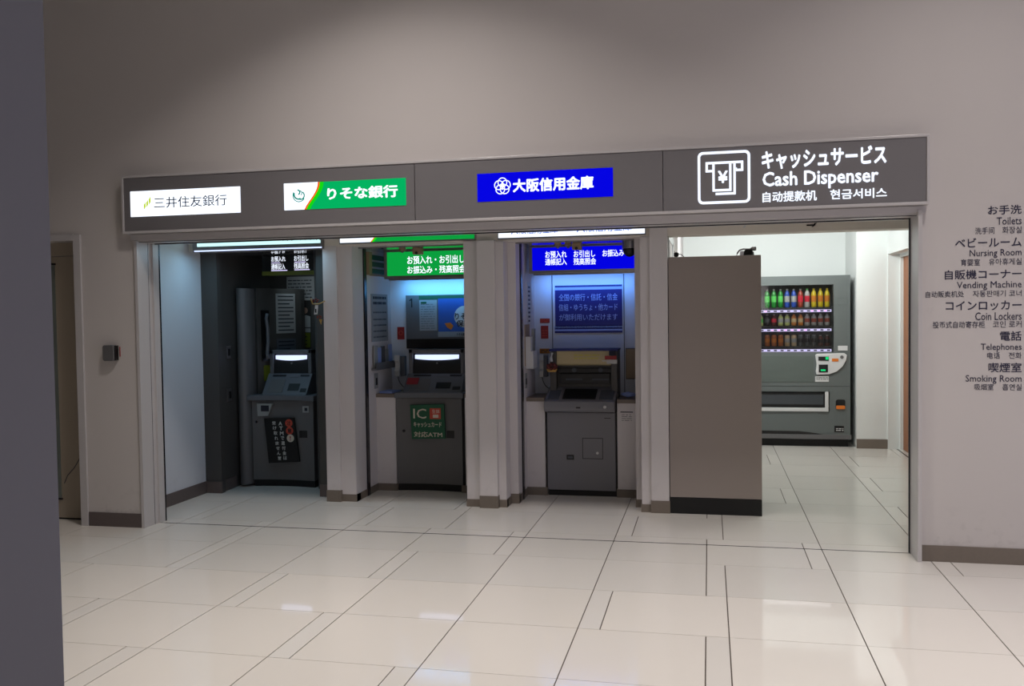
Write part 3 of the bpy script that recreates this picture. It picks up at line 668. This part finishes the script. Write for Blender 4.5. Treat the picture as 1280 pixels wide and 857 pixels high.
s = obj('paper_stack', prism([(-2.76, 7.24), (-2.64, 7.22), (-2.62, 7.40), (-2.75, 7.42)], 'z', .826, .842), M['sky'], loc=(-2.7, 7.3, .826)); tag(s, 'small stack of pale forms on the counter left of the middle machine', 'paper')

# ------------------------------------------------------------------ right booth
sidecab('white cabinet left of the right cash machine', -1.47, -1.318, .80)
t = sidecab('white cabinet right of the right cash machine, with a posted label', -.726, -.552, .79)
lines(t, M['ink'], -.70, -.60, [.685], 7.2, .008, gaps=False, name='printed_label'); lines(t, M['inkgrey'], -.69, -.61, [.665, .65, .635, .62], 7.2, .004, name='small_print')
t = header('blue lit menu sign with white lettering in the right booth', -1.405, -.56, 1.838, 2.022, 7.20, G['blue'], M['alu'])
for s_, a_, b_, c_, d_ in (('お預入れ', 681.5, 314, 708.5, 322), ('お引出し', 717, 313, 744, 321), ('お振込み', 753, 312, 780, 320), ('通帳記入', 681.5, 323, 708.5, 331), ('残高照会', 717, 322.5, 745, 330.5)):
    ptext(s_, t, G['text'], a_, b_, c_, d_, 7.20, bold=.015)
obj('tube_cover', B(-1.40, -.56, 7.22, 7.30, 1.800, 1.812), M['alu'], t)
t = thing('notice', 'deep blue notice with three lines of pale lettering, right booth', 'notice', (-1.0, 7.6, 1.35))
Yn = 7.594
obj('sheet', pxbox(693.5, 357, 778, 407.5, Yn, .005), M['navy'], t)
for a_, b_ in ((358.7, 361), (407.5, 409.2), (413, 415.3), (357, 358)): pass
obj('pale_line', pxbox(693.5, 359.3, 778, 361, Yn-.001, .001), M['sky'], t); obj('pale_line', pxbox(693.5, 407.5, 778, 409.3, Yn, .005), M['sky'], t)
obj('lower_band', pxbox(693.5, 409.3, 778, 415.5, Yn, .004), M['navy'], t); obj('pale_line', pxbox(693.5, 411.6, 778, 412.9, Yn-.001, .001), M['sky'], t)
ptext('全国の銀行・信託・信金', t, M['sky'], 698.5, 367.5, 772, 375, Yn, bold=.0)
ptext('信組・ゆうちょ・他カード', t, M['sky'], 698.5, 380, 772, 387.5, Yn, bold=.0)
ptext('が御利用いただけます', t, M['sky'], 699, 392.5, 772, 400, Yn, bold=.0)
s = struct('trim_6', B((at(690, 400, 7.59).x, at(690.8, 400, 7.59).x, 7.59, 7.60, .8, 2.05), (at(779.6, 400, 7.59).x, at(780.4, 400, 7.59).x, 7.59, 7.60, .8, 2.05)), M['inkgrey'])
for lab, a_, b_, c_, d_, m_ in (('dark red label strip, topmost beside the blue notice', 675, 398, 687, 403.5, 'red'), ('red sticker under the dark red strip in the right booth', 676, 407, 685.5, 423, 'redbright'), ('amber label just above the white telephone, right booth', 674.5, 435.5, 687, 441.5, 'amber')):
    s = thing('sticker', lab, 'sticker', at((a_+c_)/2, d_, 7.596)); obj('sheet', pxbox(a_, b_, c_, d_, 7.594, .005), M['red'] if m_ == 'redbright' else M[m_], s)
    p, q = at(a_+1.5, b_, 7.594), at(c_-1.5, d_, 7.594); lines(s, M['redbright'] if m_ != 'amber' else M['hair'], p.x, q.x, [q.z+(p.z-q.z)*f for f in ((.25, .6) if m_ != 'redbright' else (.2, .4, .6))], 7.594, .006)
# left wall of the right booth
X_ = -1.47
t = thing('notice', 'pale notice strip with vertical lettering on the left wall, right booth', 'notice', (X_, 7.4, 1.37)); obj('sheet', B(X_, X_+.003, 7.26, 7.47, 1.37, 1.75), M['paper'], t)
lines(t, M['navyink'], 7.32, 7.40, [1.42+i*.035 for i in range(9)], X_+.003, .016, face='x')
t = thing('leaflet_holder', 'pale leaflet holder on the left wall of the right booth', 'rack', (X_, 7.2, 1.06))
obj('back', B(X_, X_+.008, 7.16, 7.34, 1.06, 1.40), M['tancover'], t); obj('pocket', B(X_+.008, X_+.07, 7.16, 7.33, 1.04, 1.18), M['offwhite'], t); obj('upper_pocket', B(X_+.008, X_+.05, 7.16, 7.24, 1.18, 1.30), M['offwhite'], t)
s = tag(obj('leaflet', prism([(7.42, 1.08), (7.50, 1.08), (7.54, 1.36), (7.46, 1.36)], 'x', X_+.002, X_+.02), M['papergrey'], loc=(X_+.01, 7.45, 1.08)), 'pale tilted leaflet beside the holder on the right booth wall', 'leaflet')
t = thing('wall_switch', 'black rocker switch low on the left wall of the right booth', 'switch', (X_, 7.18, .93))
obj('plate', B(X_, X_+.006, 7.14, 7.22, .88, 1.0), M['papergrey'], t); obj('rocker', B(X_+.006, X_+.011, 7.165, 7.195, .91, .96), M['black'], t)
# cash machine with boxy front
t3 = thing('cash_machine', 'boxy cool grey cash machine with square service hatch in the right booth', 'cash machine', (-1.02, 7.2, 0))
obj('plinth', B(-1.295, -.735, 7.215, 7.58, 0, .045), M['black'], t3)
obj('lower_door', B(-1.30, -.742, 7.20, 7.58, .047, .682), M['atm3'], t3, bevel=.004)
obj('side_shadow_gap', B(-.742, -.728, 7.22, 7.58, 0, .70), M['black'], t3)
hx = [(-1.01, .476), (-.843, .476), (-.843, .306), (-1.01, .306)]
bm = bmesh.new(); y0, y1 = 7.196, 7.2; frame_poly(bm, hx, [(-1.006, .472), (-.847, .472), (-.847, .310), (-1.006, .310)]); obj('hatch_rim', bm, M['darker'], t3)
h_ = obj('hatch', B(-1.005, -.848, 7.197, 7.2, .311, .471), M['atm3'], t3); obj('hatch_lock', disc(-.888, .355, .011, 7.190, 7.197, n=14), M['offwhite'], h_)
obj('socket', B(-1.14, -1.08, 7.194, 7.2, .297, .335), M['darker'], t3); obj('socket_face', B(-1.13, -1.09, 7.192, 7.194, .307, .325), M['inkgrey'], t3)
obj('small_print', B(-.83, -.78, 7.198, 7.2, .635, .640), M['darker'], t3)
obj('console', prism([(7.15, .69), (7.135, .72), (7.15, .775), (7.24, .81), (7.42, .875), (7.42, .69)], 'x', -1.315, -.74), M['atm3'], t3, bevel=.006)
def slope(x0, x1, f0, f1, nm, m_):
    a_ = Vector((0, 7.16, .779)); L_ = Vector((0, .26, .096)); n_ = Vector((0, -.096, .26)).normalized(); bm = bmesh.new()
    V = [bm.verts.new(a_+L_*v+n_*d+Vector((u, 0, 0))) for d in (-.004, .007) for u, v in ((x0, f0), (x1, f0), (x1, f1), (x0, f1))]
    for f in ((0,1,2,3), (7,6,5,4), (0,4,5,1), (1,5,6,2), (2,6,7,3), (3,7,4,0)): bm.faces.new([V[i] for i in f])
    obj(nm, bm, m_, t3)
slope(-1.17, -.90, .12, .78, 'screen', M['black']); slope(-.87, -.76, .1, .7, 'keypad', M['inkgrey']); slope(-1.29, -1.20, .1, .7, 'pad', M['inkgrey'])
obj('slot', B(-1.05, -1.015, 7.132, 7.14, .722, .733), M['black'], t3); obj('key_lock', disc(-.818, .735, .012, 7.131, 7.14, n=12), M['offwhite'], t3)
obj('rear_housing', B((-1.29, -.735, 7.42, 7.58, .70, 1.175), (-1.292, -1.24, 7.33, 7.42, .83, 1.17), (-.785, -.735, 7.33, 7.42, .83, 1.17)), M['dark'], t3, bevel=.003)
obj('top_edge', B(-1.30, -.73, 7.33, 7.58, 1.175, 1.19), M['navy'], t3)
obj('fascia_steps', B((-1.235, -.79, 7.40, 7.42, .99, 1.03), (-1.22, -.80, 7.385, 7.42, .90, .985)), M['darker'], t3, bevel=.004)
for x_ in (-1.10, -.88): obj('spot', disc(x_, 1.015, .02, 7.396, 7.41, n=14), M['inkgrey'], t3); obj('slot_mouth', B(x_-.07, x_+.07, 7.38, 7.39, .93, .945), M['inkgrey'], t3)
lb = obj('header_panel', prism([(7.345, 1.175), (7.33, 1.07), (7.36, 1.055), (7.42, 1.175)], 'x', -1.235, -.785), M['beige'], t3)
lines(t3, M['yen'], -1.09, -.88, [1.135, 1.11], 7.336, .010, name='header_print'); obj('header_gloss', B(-.86, -.82, 7.33, 7.335, 1.088, 1.098), M['paper'], t3)
s = thing('notice_card', 'small red and white card clipped on the right of the machine header', 'card', (-.79, 7.33, 1.07))
obj('red_band', B(-.835, -.74, 7.322, 7.328, 1.105, 1.135), M['red'], s); obj('white_band', B(-.82, -.735, 7.322, 7.328, 1.07, 1.103), M['paper'], s); obj('dark_top', B(-.80, -.745, 7.322, 7.328, 1.137, 1.175), M['ink'], s)
s = thing('flower_tag', 'small gold and red ornament with a white hook left of the right machine header', 'ornament', (-1.27, 7.3, 1.02))
obj('hook', tube([(-1.27, 7.31, 1.16), (-1.275, 7.29, 1.12), (-1.27, 7.29, 1.09)], .011), M['offwhite'], s)
bm = bmesh.new()
for i in range(7):
    an = i*2*pi/7; bmesh.ops.create_icosphere(bm, subdivisions=1, radius=.018, matrix=Matrix.Translation((-1.268+.033*cos(an), 7.285, 1.05+.018*sin(an))))
obj('petals', bm, mat('maroon cloth', (92, 34, 30), .7), s); obj('gold_base', prism([(-1.315, 1.03), (-1.222, 1.03), (-1.235, 1.005), (-1.30, 1.005)], 'y', 7.28, 7.30), M['gold'], s)
s = thing('panel_cover', 'tan rectangular cover panel at the right edge of the right booth', 'panel', (-.60, 7.58, .95)); obj('cover', B(-.685, -.55, 7.57, 7.60, .93, 1.18), M['tancover'], s, bevel=.003); obj('rim', B(-.69, -.55, 7.59, 7.60, .925, 1.185), M['dark'], s)
bm = bmesh.new(); bmesh.ops.create_icosphere(bm, subdivisions=2, radius=.05, matrix=Matrix.Translation((-.65, 7.35, .812)) @ Matrix.Diagonal((1.2, .8, .4, 1)))
rr = random.Random(3)
for v in bm.verts: v.co += Vector((rr.uniform(-.008, .008), rr.uniform(-.008, .008), rr.uniform(0, .008)))
s = tag(obj('cloth', bm, M['sky'], loc=(-.65, 7.35, .79)), 'crumpled pale blue cloth on the counter right of the right machine', 'cloth')

# ------------------------------------------------------------------ cameras, sprinklers under the booth soffit
def dome(label, x, Y, r=.055):
    t = thing('dome_camera', label, 'camera', (x, Y, 2.034)); obj('collar', lathe([(r, -.055), (r+.004, -.05), (r+.004, 0)], x, Y, 2.034), M['alu'], t, smooth=False)
    obj('dome', lathe([(.006, -.055-r*1.15), (r*.5, -.055-r*1.0), (r*.8, -.055-r*.7), (r*.97, -.055-r*.25), (r*.97, -.05)], x, Y, 2.034), M['black'], t, smooth=True)
dome('black dome camera hanging at the right end of the right booth', -.595, 6.98)
dome('black dome camera half hidden at the right of the middle booth', -1.83, 6.98, .05)
def boxcam(label, x, Y):
    t = thing('box_camera', label, 'camera', (x, Y, 2.034)); obj('body', B(x-.035, x+.035, Y-.03, Y+.05, 1.98, 2.034), M['tancover'], t, bevel=.004); obj('lens', disc(x, 1.99, .012, Y-.036, Y-.03, n=14), M['black'], t)
boxcam('small beige camera under the soffit of the middle booth', -2.30, 6.95); boxcam('small beige camera under the soffit of the right booth', -1.0, 6.95)
for lab, x, Y in (('round detector left of the beige camera in the right booth', -1.16, 7.0), ('second round detector beside the beige camera, right booth', -1.08, 7.02), ('round detector left of the beige camera in the middle booth', -2.44, 6.98)):
    t = thing('detector', lab, 'detector', (x, Y, 2.034)); obj('base', lathe([(.026, -.02), (.028, 0)], x, Y, 2.034, 16), M['tancover'], t); obj('cap', lathe([(.008, -.035), (.02, -.02)], x, Y, 2.034, 14), M['atm'], t)

# ------------------------------------------------------------------ hanging ornament at the column
s = thing('hanging_ornament', 'red and gold hanging ornament with a white tag on the left column edge', 'ornament', at(400, 392, 6.8))
Yo = 6.70
def bow(cx_, cy_, r):
    v = at(cx_, cy_, Yo); bm = bmesh.new()
    for a_ in (.3, 1.5, 2.7, 3.6, 5.2): bmesh.ops.create_icosphere(bm, subdivisions=1, radius=r*.6, matrix=Matrix.Translation((v.x+r*cos(a_)*1.2, Yo, v.z+r*sin(a_)*.7)))
    return bm
obj('upper_flower', bow(394.5, 375.5, .017), mat('maroon cloth', (92, 34, 30), .7), s); obj('lower_flower', bow(399, 396, .013), mat('rust cloth', (120, 52, 34), .7), s)
v = at(395, 375, Yo); w_ = at(404, 377.5, Yo)
obj('gold_cord', tube([(v.x-.04, Yo-.01, v.z+.015), (v.x-.025, Yo-.01, v.z-.03), (v.x+.03, Yo-.01, v.z-.03), (w_.x+.0, Yo-.012, w_.z), (w_.x+.02, Yo-.01, w_.z+.01)], .005, 6), M['gold'], s)
v = at(395.6, 387, Yo); obj('white_tag', prism([(v.x-.017, v.z-.038), (v.x+.010, v.z-.036), (v.x+.018, v.z+.036), (v.x-.004, v.z+.038)], 'y', Yo-.012, Yo-.006), M['offwhite'], s)
obj('tag_slot', B(v.x-.006, v.x+.005, Yo-.014, Yo-.012, v.z-.024, v.z+.008), M['black'], s)
v = at(401, 402, Yo); obj('gold_tassel', prism([(v.x-.012, v.z+.02), (v.x+.014, v.z+.02), (v.x+.004, v.z-.022)], 'y', Yo-.008, Yo-.002), M['gold'], s)

# ------------------------------------------------------------------ intercom on the left pier
s = thing('intercom', 'small grey wall box on the left pier beside the opening', 'wall box', (-4.17, 5.65, 1.19))
obj('body', prism(rrect(-4.214, -4.127, 1.196, 1.308, .015), 'y', 5.60, 5.65), M['atm'], s, bevel=.004)
obj('side_plate', B(-4.127, -4.120, 5.615, 5.65, 1.20, 1.305), M['darker'], s); obj('red_lamp', B(-4.108, -4.104, 5.644, 5.65, 1.225, 1.295), M['red'], s)

# ------------------------------------------------------------------ partition with things on top
t = thing('partition', 'tall plain taupe partition unit with a black plinth', 'partition', (.04, 6.69, 0))
obj('panel', B(-.290, .367, 6.69, 7.30, .12, 1.888), M['partition'], t, bevel=.002)
obj('plinth', B(-.288, .366, 6.685, 7.30, 0, .118), M['black'], t)
s = thing('desk_lamp', 'silver gooseneck lamp on a black base, right end of the partition top', 'lamp', (.29, 6.8, 1.888))
obj('base', lathe([(.042, 0), (.038, .03), (.026, .045)], .285, 6.82, 1.888), M['black'], s)
obj('bracket', B(.225, .26, 6.80, 6.85, 1.888, 1.925), M['alu'], s)
obj('neck', tube([(.20, 6.80, 1.888), (.205, 6.80, 1.91), (.222, 6.80, 1.932), (.25, 6.80, 1.94), (.29, 6.80, 1.938), (.305, 6.80, 1.94)], .006), M['alu'], s, smooth=True)
obj('head', lathe([(.006, -.02), (.014, -.01), (.016, .01), (.012, .02)], 0, 0, 0, 14), M['alu'], s).matrix_local = Matrix.Translation(Vector((.32, 6.80, 1.94))-Vector((.29, 6.8, 1.888))) @ Matrix.Rotation(pi/2, 4, 'Y') @ Matrix.Translation(Vector((.29, 6.8, 1.888)))
s = thing('clip_lamp', 'small black clip lamp with thin cable, left end of the partition top', 'lamp', (-.235, 6.8, 1.888))
obj('head', lathe([(.004, -.018), (.018, -.012), (.018, .012), (.004, .018)], -.235, 6.80, 1.912, 16), M['black'], s); obj('cable', tube([(-.22, 6.8, 1.915), (-.20, 6.8, 1.912), (-.185, 6.8, 1.90), (-.175, 6.8, 1.888)], .003, 6), M['inkgrey'], s); obj('stem', tube([(-.247, 6.8, 1.888), (-.247, 6.8, 1.94)], .002, 6), M['inkgrey'], s)
# latches on the beam of the passage
s = thing('beam_latch', 'small dark lever latch on the pale beam over the passage', 'latch', (.72, 6.69, 2.09))
obj('plate', B(.68, .74, 6.694, 6.70, 2.084, 2.092), M['rail'], s); obj('lever', prism([(.715, 2.076), (.725, 2.076), (.765, 2.118), (.745, 2.118)], 'y', 6.69, 6.70), M['rail'], s)
s = tag(obj('beam_clip', prism([(.242, 2.085), (.256, 2.085), (.275, 2.118), (.26, 2.118)], 'y', 6.69, 6.70), M['offwhite'], loc=(.26, 6.69, 2.09)), 'small white clip on the pale beam over the passage', 'clip')

# ------------------------------------------------------------------ vending machine
YV = 10.15
v = thing('vending_machine', 'grey green drinks vending machine with lit shelves at the passage end', 'vending machine', (.88, YV, 0))
zA, zB = 1.026, 1.752; xW0, xW1 = .40, 1.306
obj('cabinet', B((.28, .36, YV+.08, 10.82, .095, 1.85), (1.35, 1.475, YV+.08, 10.82, .095, 1.85), (.36, 1.35, YV+.35, 10.82, .095, 1.85), (.36, 1.35, YV+.08, YV+.35, .095, 1.0), (.36, 1.35, YV+.08, YV+.35, 1.77, 1.85)), M['vend'], v)
obj('front_door', B((.28, xW0, YV, YV+.08, .13, 1.85), (xW1, 1.475, YV, YV+.08, .13, 1.85), (xW0, xW1, YV, YV+.08, zB, 1.85), (xW0, xW1, YV, YV+.08, .60, zA), (xW0, xW1, YV, YV+.08, .13, .385), (xW0, xW1, YV+.06, YV+.08, .385, .60), (1.262, xW1, YV, YV+.08, .385, .60)), M['vend'], v)
obj('display_recess', B((xW0, xW1, YV+.20, YV+.22, zA, zB), ), M['vendin'], v)
obj('base', B(.30, 1.46, YV+.06, 10.8, .0, .095), M['black'], v)
obj('bottom_rail', B(.28, 1.485, YV-.01, YV+.03, .085, .135), M['atm'], v, bevel=.003)
obj('kick_arch', prism([(.40, .135), (.55, .17), (.95, .17), (1.12, .15), (1.2, .135)], 'y', YV-.003, YV), M['darker'], v)
obj('lower_panel', prism(rrect(.42, 1.10, .70, .985, .01), 'y', YV-.004, YV), mat('grey green panel', (90, 98, 94), .35), v)
obj('seam', B(.40, 1.475, YV-.001, YV+.001, .655, .659), M['darker'], v)
obj('tray_recess', B(.42, 1.22, YV-.0, YV+.01, .43, .585), M['darker'], v); obj('tray_flap', B(.42, 1.20, YV-.006, YV-.001, .46, .565), mat('smoked flap', (64, 68, 72), .2), v)
obj('tray_frame', B((.40, 1.25, YV-.02, YV, .385, .425), (1.215, 1.25, YV-.02, YV, .425, .60)), M['offwhite'], v, bevel=.004)
# leaf-shaped control panel
cp = [at(a_, b_, YV) for a_, b_ in ((1019, 443.5), (1021, 442), (1055, 441), (1058.5, 443.5), (1057.5, 450), (1053, 458), (1046, 464), (1036, 467.5), (1020.5, 468), (1019.5, 464), (1020.5, 455))]
obj('control_panel', prism([(p_.x, p_.z) for p_ in cp], 'y', YV-.02, YV), M['offwhite'], v, bevel=.005)
for nm, a_, b_, c_, d_, m_ in (('price_display', 1023, 445.5, 1036, 450.5, M['black']), ('price_digits', 1032, 445.8, 1035.7, 449.2, G['led']), ('note_window', 1023.5, 455.5, 1035, 465, M['black']), ('note_print', 1026, 461.5, 1032, 463.5, G['led']), ('label_plate', 1019, 470, 1036, 477, M['paper']),
                           ('coin_print', 1040, 448, 1048, 451.5, M['orange']), ('key_plate', 1047.5, 432, 1059.5, 438, M['offwhite']), ('brand_plate', 1043, 532, 1055, 540, M['black']), ('side_panel_seam', 1046, 372, 1059, 372.6, M['darker'])):
    if nm in ('brand_plate',): nm = 'rating_plate'
    if nm == 'side_panel_seam': continue
    dd = .026 if nm in ('price_display', 'note_window', 'coin_print') else (.028 if nm in ('price_digits', 'note_print') else .006)
    obj(nm, pxbox(a_, b_, c_, d_, YV-dd, .006), m_, v)
p_ = at(1052, 446, YV); obj('coin_slot', disc(p_.x, p_.z, .018, YV-.026, YV-.02, n=18), M['atm'], v)
p_ = at(1045, 536, YV); lines(v, M['paper'], p_.x, p_.x+.075, [p_.z-.0, p_.z-.018], YV-.006, .009, name='plate_print')
p_ = at(1020.5, 474, YV); lines(v, M['ink'], p_.x, p_.x+.12, [p_.z-.0, p_.z+.016], YV-.006, .006, name='label_print')
p_, q_ = at(1046, 372, YV), at(1059, 381, YV); bm = bmesh.new(); y0, y1 = YV-.003, YV
frame_poly(bm, [(p_.x, p_.z), (q_.x, p_.z), (q_.x, q_.z), (p_.x, q_.z)], [(p_.x+.005, p_.z-.005), (q_.x-.005, p_.z-.005), (q_.x-.005, q_.z+.005), (p_.x+.005, q_.z+.005)]); obj('panel_outline', bm, mat('grey green panel', (90, 98, 94), .35), v)
p_, q_ = at(1044.5, 499, YV), at(1056.5, 511, YV)
obj('coin_return', prism(rrect(p_.x, q_.x, q_.z, p_.z, .02), 'y', YV-.008, YV), M['darker'], v); obj('coin_return_lip', prism(rrect(p_.x+.004, q_.x-.004, q_.z, q_.z+.038, .01), 'y', YV-.02, YV-.008), M['orange'], v)
# shelves with lit button strips
rows = []
for k, (yb, yt, ys0, ys1) in enumerate(((384.2, 360.5, 387, 390), (407, 393, 410.8, 413.8), (432.5, 419, 436.3, 439.3))):
    zb = at(1000, yb, YV+.1).z; rows.append(zb)
    sh = obj('shelf', B(xW0, xW1, YV+.03, YV+.20, zb-.012, zb), M['vendin'], v)
    z1_, z0_ = at(1000, ys0, YV+.02).z, at(1000, ys1, YV+.02).z
    obj('price_rail', B(xW0, 1.285, YV+.018, YV+.03, z1_, z1_+.018), M['ink'], v)
    obj('button_strip', B(xW0, 1.285, YV+.015, YV+.03, z0_, z1_), G['lilac'], v)
    on = ((0, 7, 8, 9), (1, 2, 3, 4, 5, 6), (9,))[k]
    for j in range(-1, 10):
        x_ = at(959.2+8.33*j, 400, YV).x
        obj('button', B(x_-.002, x_+.030, YV+.008, YV+.016, z0_+.006, z1_-.006), M['ink'], v)
        if j in on and k < 2: obj('lit_button', B(x_-.028, x_-.006, YV+.008, YV+.016, z0_+.004, z1_-.004), G['lilacon'], v)
gl = bpy.data.materials.new('clear pane'); gl.use_nodes = True; nt = gl.node_tree; nt.nodes.clear()
ou = nt.nodes.new('ShaderNodeOutputMaterial'); tr_ = nt.nodes.new('ShaderNodeBsdfTransparent'); gs = nt.nodes.new('ShaderNodeBsdfGlossy'); mx = nt.nodes.new('ShaderNodeMixShader'); fr = nt.nodes.new('ShaderNodeFresnel')
gs.inputs['Roughness'].default_value = .03; nt.links.new(fr.outputs[0], mx.inputs[0]); nt.links.new(tr_.outputs[0], mx.inputs[1]); nt.links.new(gs.outputs[0], mx.inputs[2]); nt.links.new(mx.outputs[0], ou.inputs[0])
obj('window_pane', B(xW0, xW1, YV+.001, YV+.004, zA, zB), gl, v)
area('display_tube', (.85, YV+.06, zB-.01), .85, .25, (.95, .95, 1), (radians(-15), 0, 0), sy=.02)
# drinks
PM = {}
def dm(c, name): return mat('drink '+name, c, .3)
def drink(kind, c, cap, lab, h, word, x, z, shelf, idx, group):
    t = thing(kind, ('%s%s%s, %s shelf of the drinks machine' % (idx, word, ' from the left' if idx[:5] in ('first', 'secon', 'third', 'fourt') else '', shelf)).strip(), 'bottle' if kind == 'drink_bottle' else 'can', (x, YV+.12, z), group)
    r = .0275
    if kind == 'drink_bottle':
        prof = [(r*.85, 0), (r, .01), (r, h*.25), (r*.9, h*.35), (r, h*.45), (r, h*.68), (r*.75, h*.82), (r*.42, h*.90), (r*.40, h*.93)]
        obj('body', lathe(prof, x, YV+.12, z, 14), c, t, smooth=True)
        obj('cap', lathe([(r*.46, h*.92), (r*.46, h)], x, YV+.12, z, 12), cap, t)
        obj('drink_label', lathe([(r*1.03, h*.30), (r*1.03, h*.62)], x, YV+.12, z, 14), lab, t)
    else:
        obj('body', lathe([(r*.85, 0), (r, .006), (r, h*.9), (r*.85, h)], x, YV+.12, z, 14), c, t, smooth=False)
        obj('lid', lathe([(r*.8, h), (r*.78, h+.003)], x, YV+.12, z, 12), cap, t)
        obj('drink_label', lathe([(r*1.02, h*.35), (r*1.02, h*.7)], x, YV+.12, z, 14), lab, t)
GR, BL, RD, YE, WH, BK = dm((16, 120, 36), 'green'), dm((30, 70, 160), 'blue'), dm((150, 60, 40), 'russet'), dm((196, 176, 22), 'yellow'), dm((165, 165, 160), 'white'), dm((30, 26, 28), 'black')
CR, AM, BR, SV, DR, PG, LG, LR = dm((200, 175, 130), 'cream'), dm((200, 120, 40), 'amber'), dm((170, 96, 46), 'brown'), dm((80, 84, 84), 'steel'), dm((92, 44, 36), 'dark red'), dm((190, 200, 120), 'pale green'), dm((90, 190, 90), 'leaf'), dm((200, 40, 60), 'crimson')
ordw = ['', 'first ', 'second ', 'third ', 'fourth ', 'fifth ']
R1 = [('green tea bottle', GR, WH, LG, 3), ('blue bottle', BL, WH, WH, 2), ('russet bottle', RD, WH, LR, 1), ('pale bottle with green top', WH, LG, LR, 1), ('yellow bottle', YE, YE, AM, 3)]
R2 = [('olive bottle', PG, BK, LG, 1), ('black bottle', BK, WH, SV, 1), ('crimson bottle', DR, WH, LR, 1), ('pale green bottle', PG, WH, WH, 2), ('amber bottle', AM, BR, CR, 2), ('white labelled bottle', WH, WH, RD, 4)]
R3 = [('brown can', BR, AM, AM, 3), ('cream can', CR, RD, WH, 2), ('steel grey can', SV, WH, BK, 3), ('dark red bottle', DR, WH, BK, 2)]
for rowi, (R_, shelf, h, j0) in enumerate(((R1, 'top', .205, 0), (R2, 'middle', .128, -1), (R3, 'bottom', .12, 0))):
    j = j0
    for word, c, cap, lab, n in R_:
        for i in range(n):
            x = at(959.2+8.33*j, 400, YV+.1).x; kd = 'drink_can' if ' can' in word else 'drink_bottle'
            idx = '' if n == 1 else (('left', 'right')[i]+' ' if n == 2 else ('first', 'second', 'third', 'fourth')[i]+' ')
            drink(kd, c, cap, lab, h, word, x, rows[rowi]+.0005, shelf, idx, 'drinks on the %s shelf' % shelf); j += 1

# ------------------------------------------------------------------ direction lettering on the right wall
YW = 5.649
DIR = [('お手洗', 1235, 255, 266.5, 'Toilets', 1246, 270, 279.5, '洗手间', 1219, 1243, '화장실', 1253, 282, 290.5),
 ('ベビールーム', 1194, 295, 307, 'Nursing Room', 1212, 310, 321, '育婴室', 1201, 1225, '유아휴게실', 1236, 321.5, 330),
 ('自販機コーナー', 1181, 335, 347, 'Vending Machine', 1196, 350, 361, '自动贩卖机处', 1157, 1205, '자동판매기 코너', 1216, 361.5, 369.5),
 ('コインロッカー', 1182, 374.5, 386.5, 'Coin Lockers', 1219, 389, 399, '投币式自动寄存柜', 1166, 1231, '코인 로커', 1241, 400, 408.5),
 ('電話', 1250, 413, 425, 'Telephones', 1226, 428.5, 439, '电话', 1234, 1250, '전화', 1261, 439.5, 447.5),
 ('喫煙室', 1235.5, 452.5, 464.5, 'Smoking Room', 1207, 468, 479, '吸烟室', 1218, 1242, '흡연실', 1253, 479, 487)]
NMS = ['toilets', 'nursing room', 'vending machine', 'coin lockers', 'telephones', 'smoking room']
for (j_, jx, jy0, jy1, e_, ex_, ey0, ey1, c_, cx0, cx1, k_, kx0, cy0, cy1), nm in zip(DIR, NMS):
    p_ = at(1250, cy1, YW); t = thing('wall_lettering', 'dark %s lettering in four languages on the right wall' % nm, 'lettering', (p_.x, YW, p_.z), 'direction lettering on the right wall')
    def put(s_, x0, y0, x1, y1, bd):
        sl = .0
        p_, q_ = at(x1, (y0+y1)/2, YW), at(x0, y0, YW); zt = at(1277, y0+.6, YW).z; zb = at(1277, y1+.6, YW).z
        a_ = at(x0, y0, YW).x; b_ = at(x1, y0, YW).x
        text(s_, t, M['navyink'], (a_, YW, zb), (b_, YW, zt), bold=bd, th=.001)
    put(j_, jx, jy0, 1277, jy1, .012); put(e_, ex_, ey0, 1277, ey1, .004); put(c_, cx0, cy0, cx1, cy1, 0); put(k_, kx0, cy0, 1277, cy1, 0)
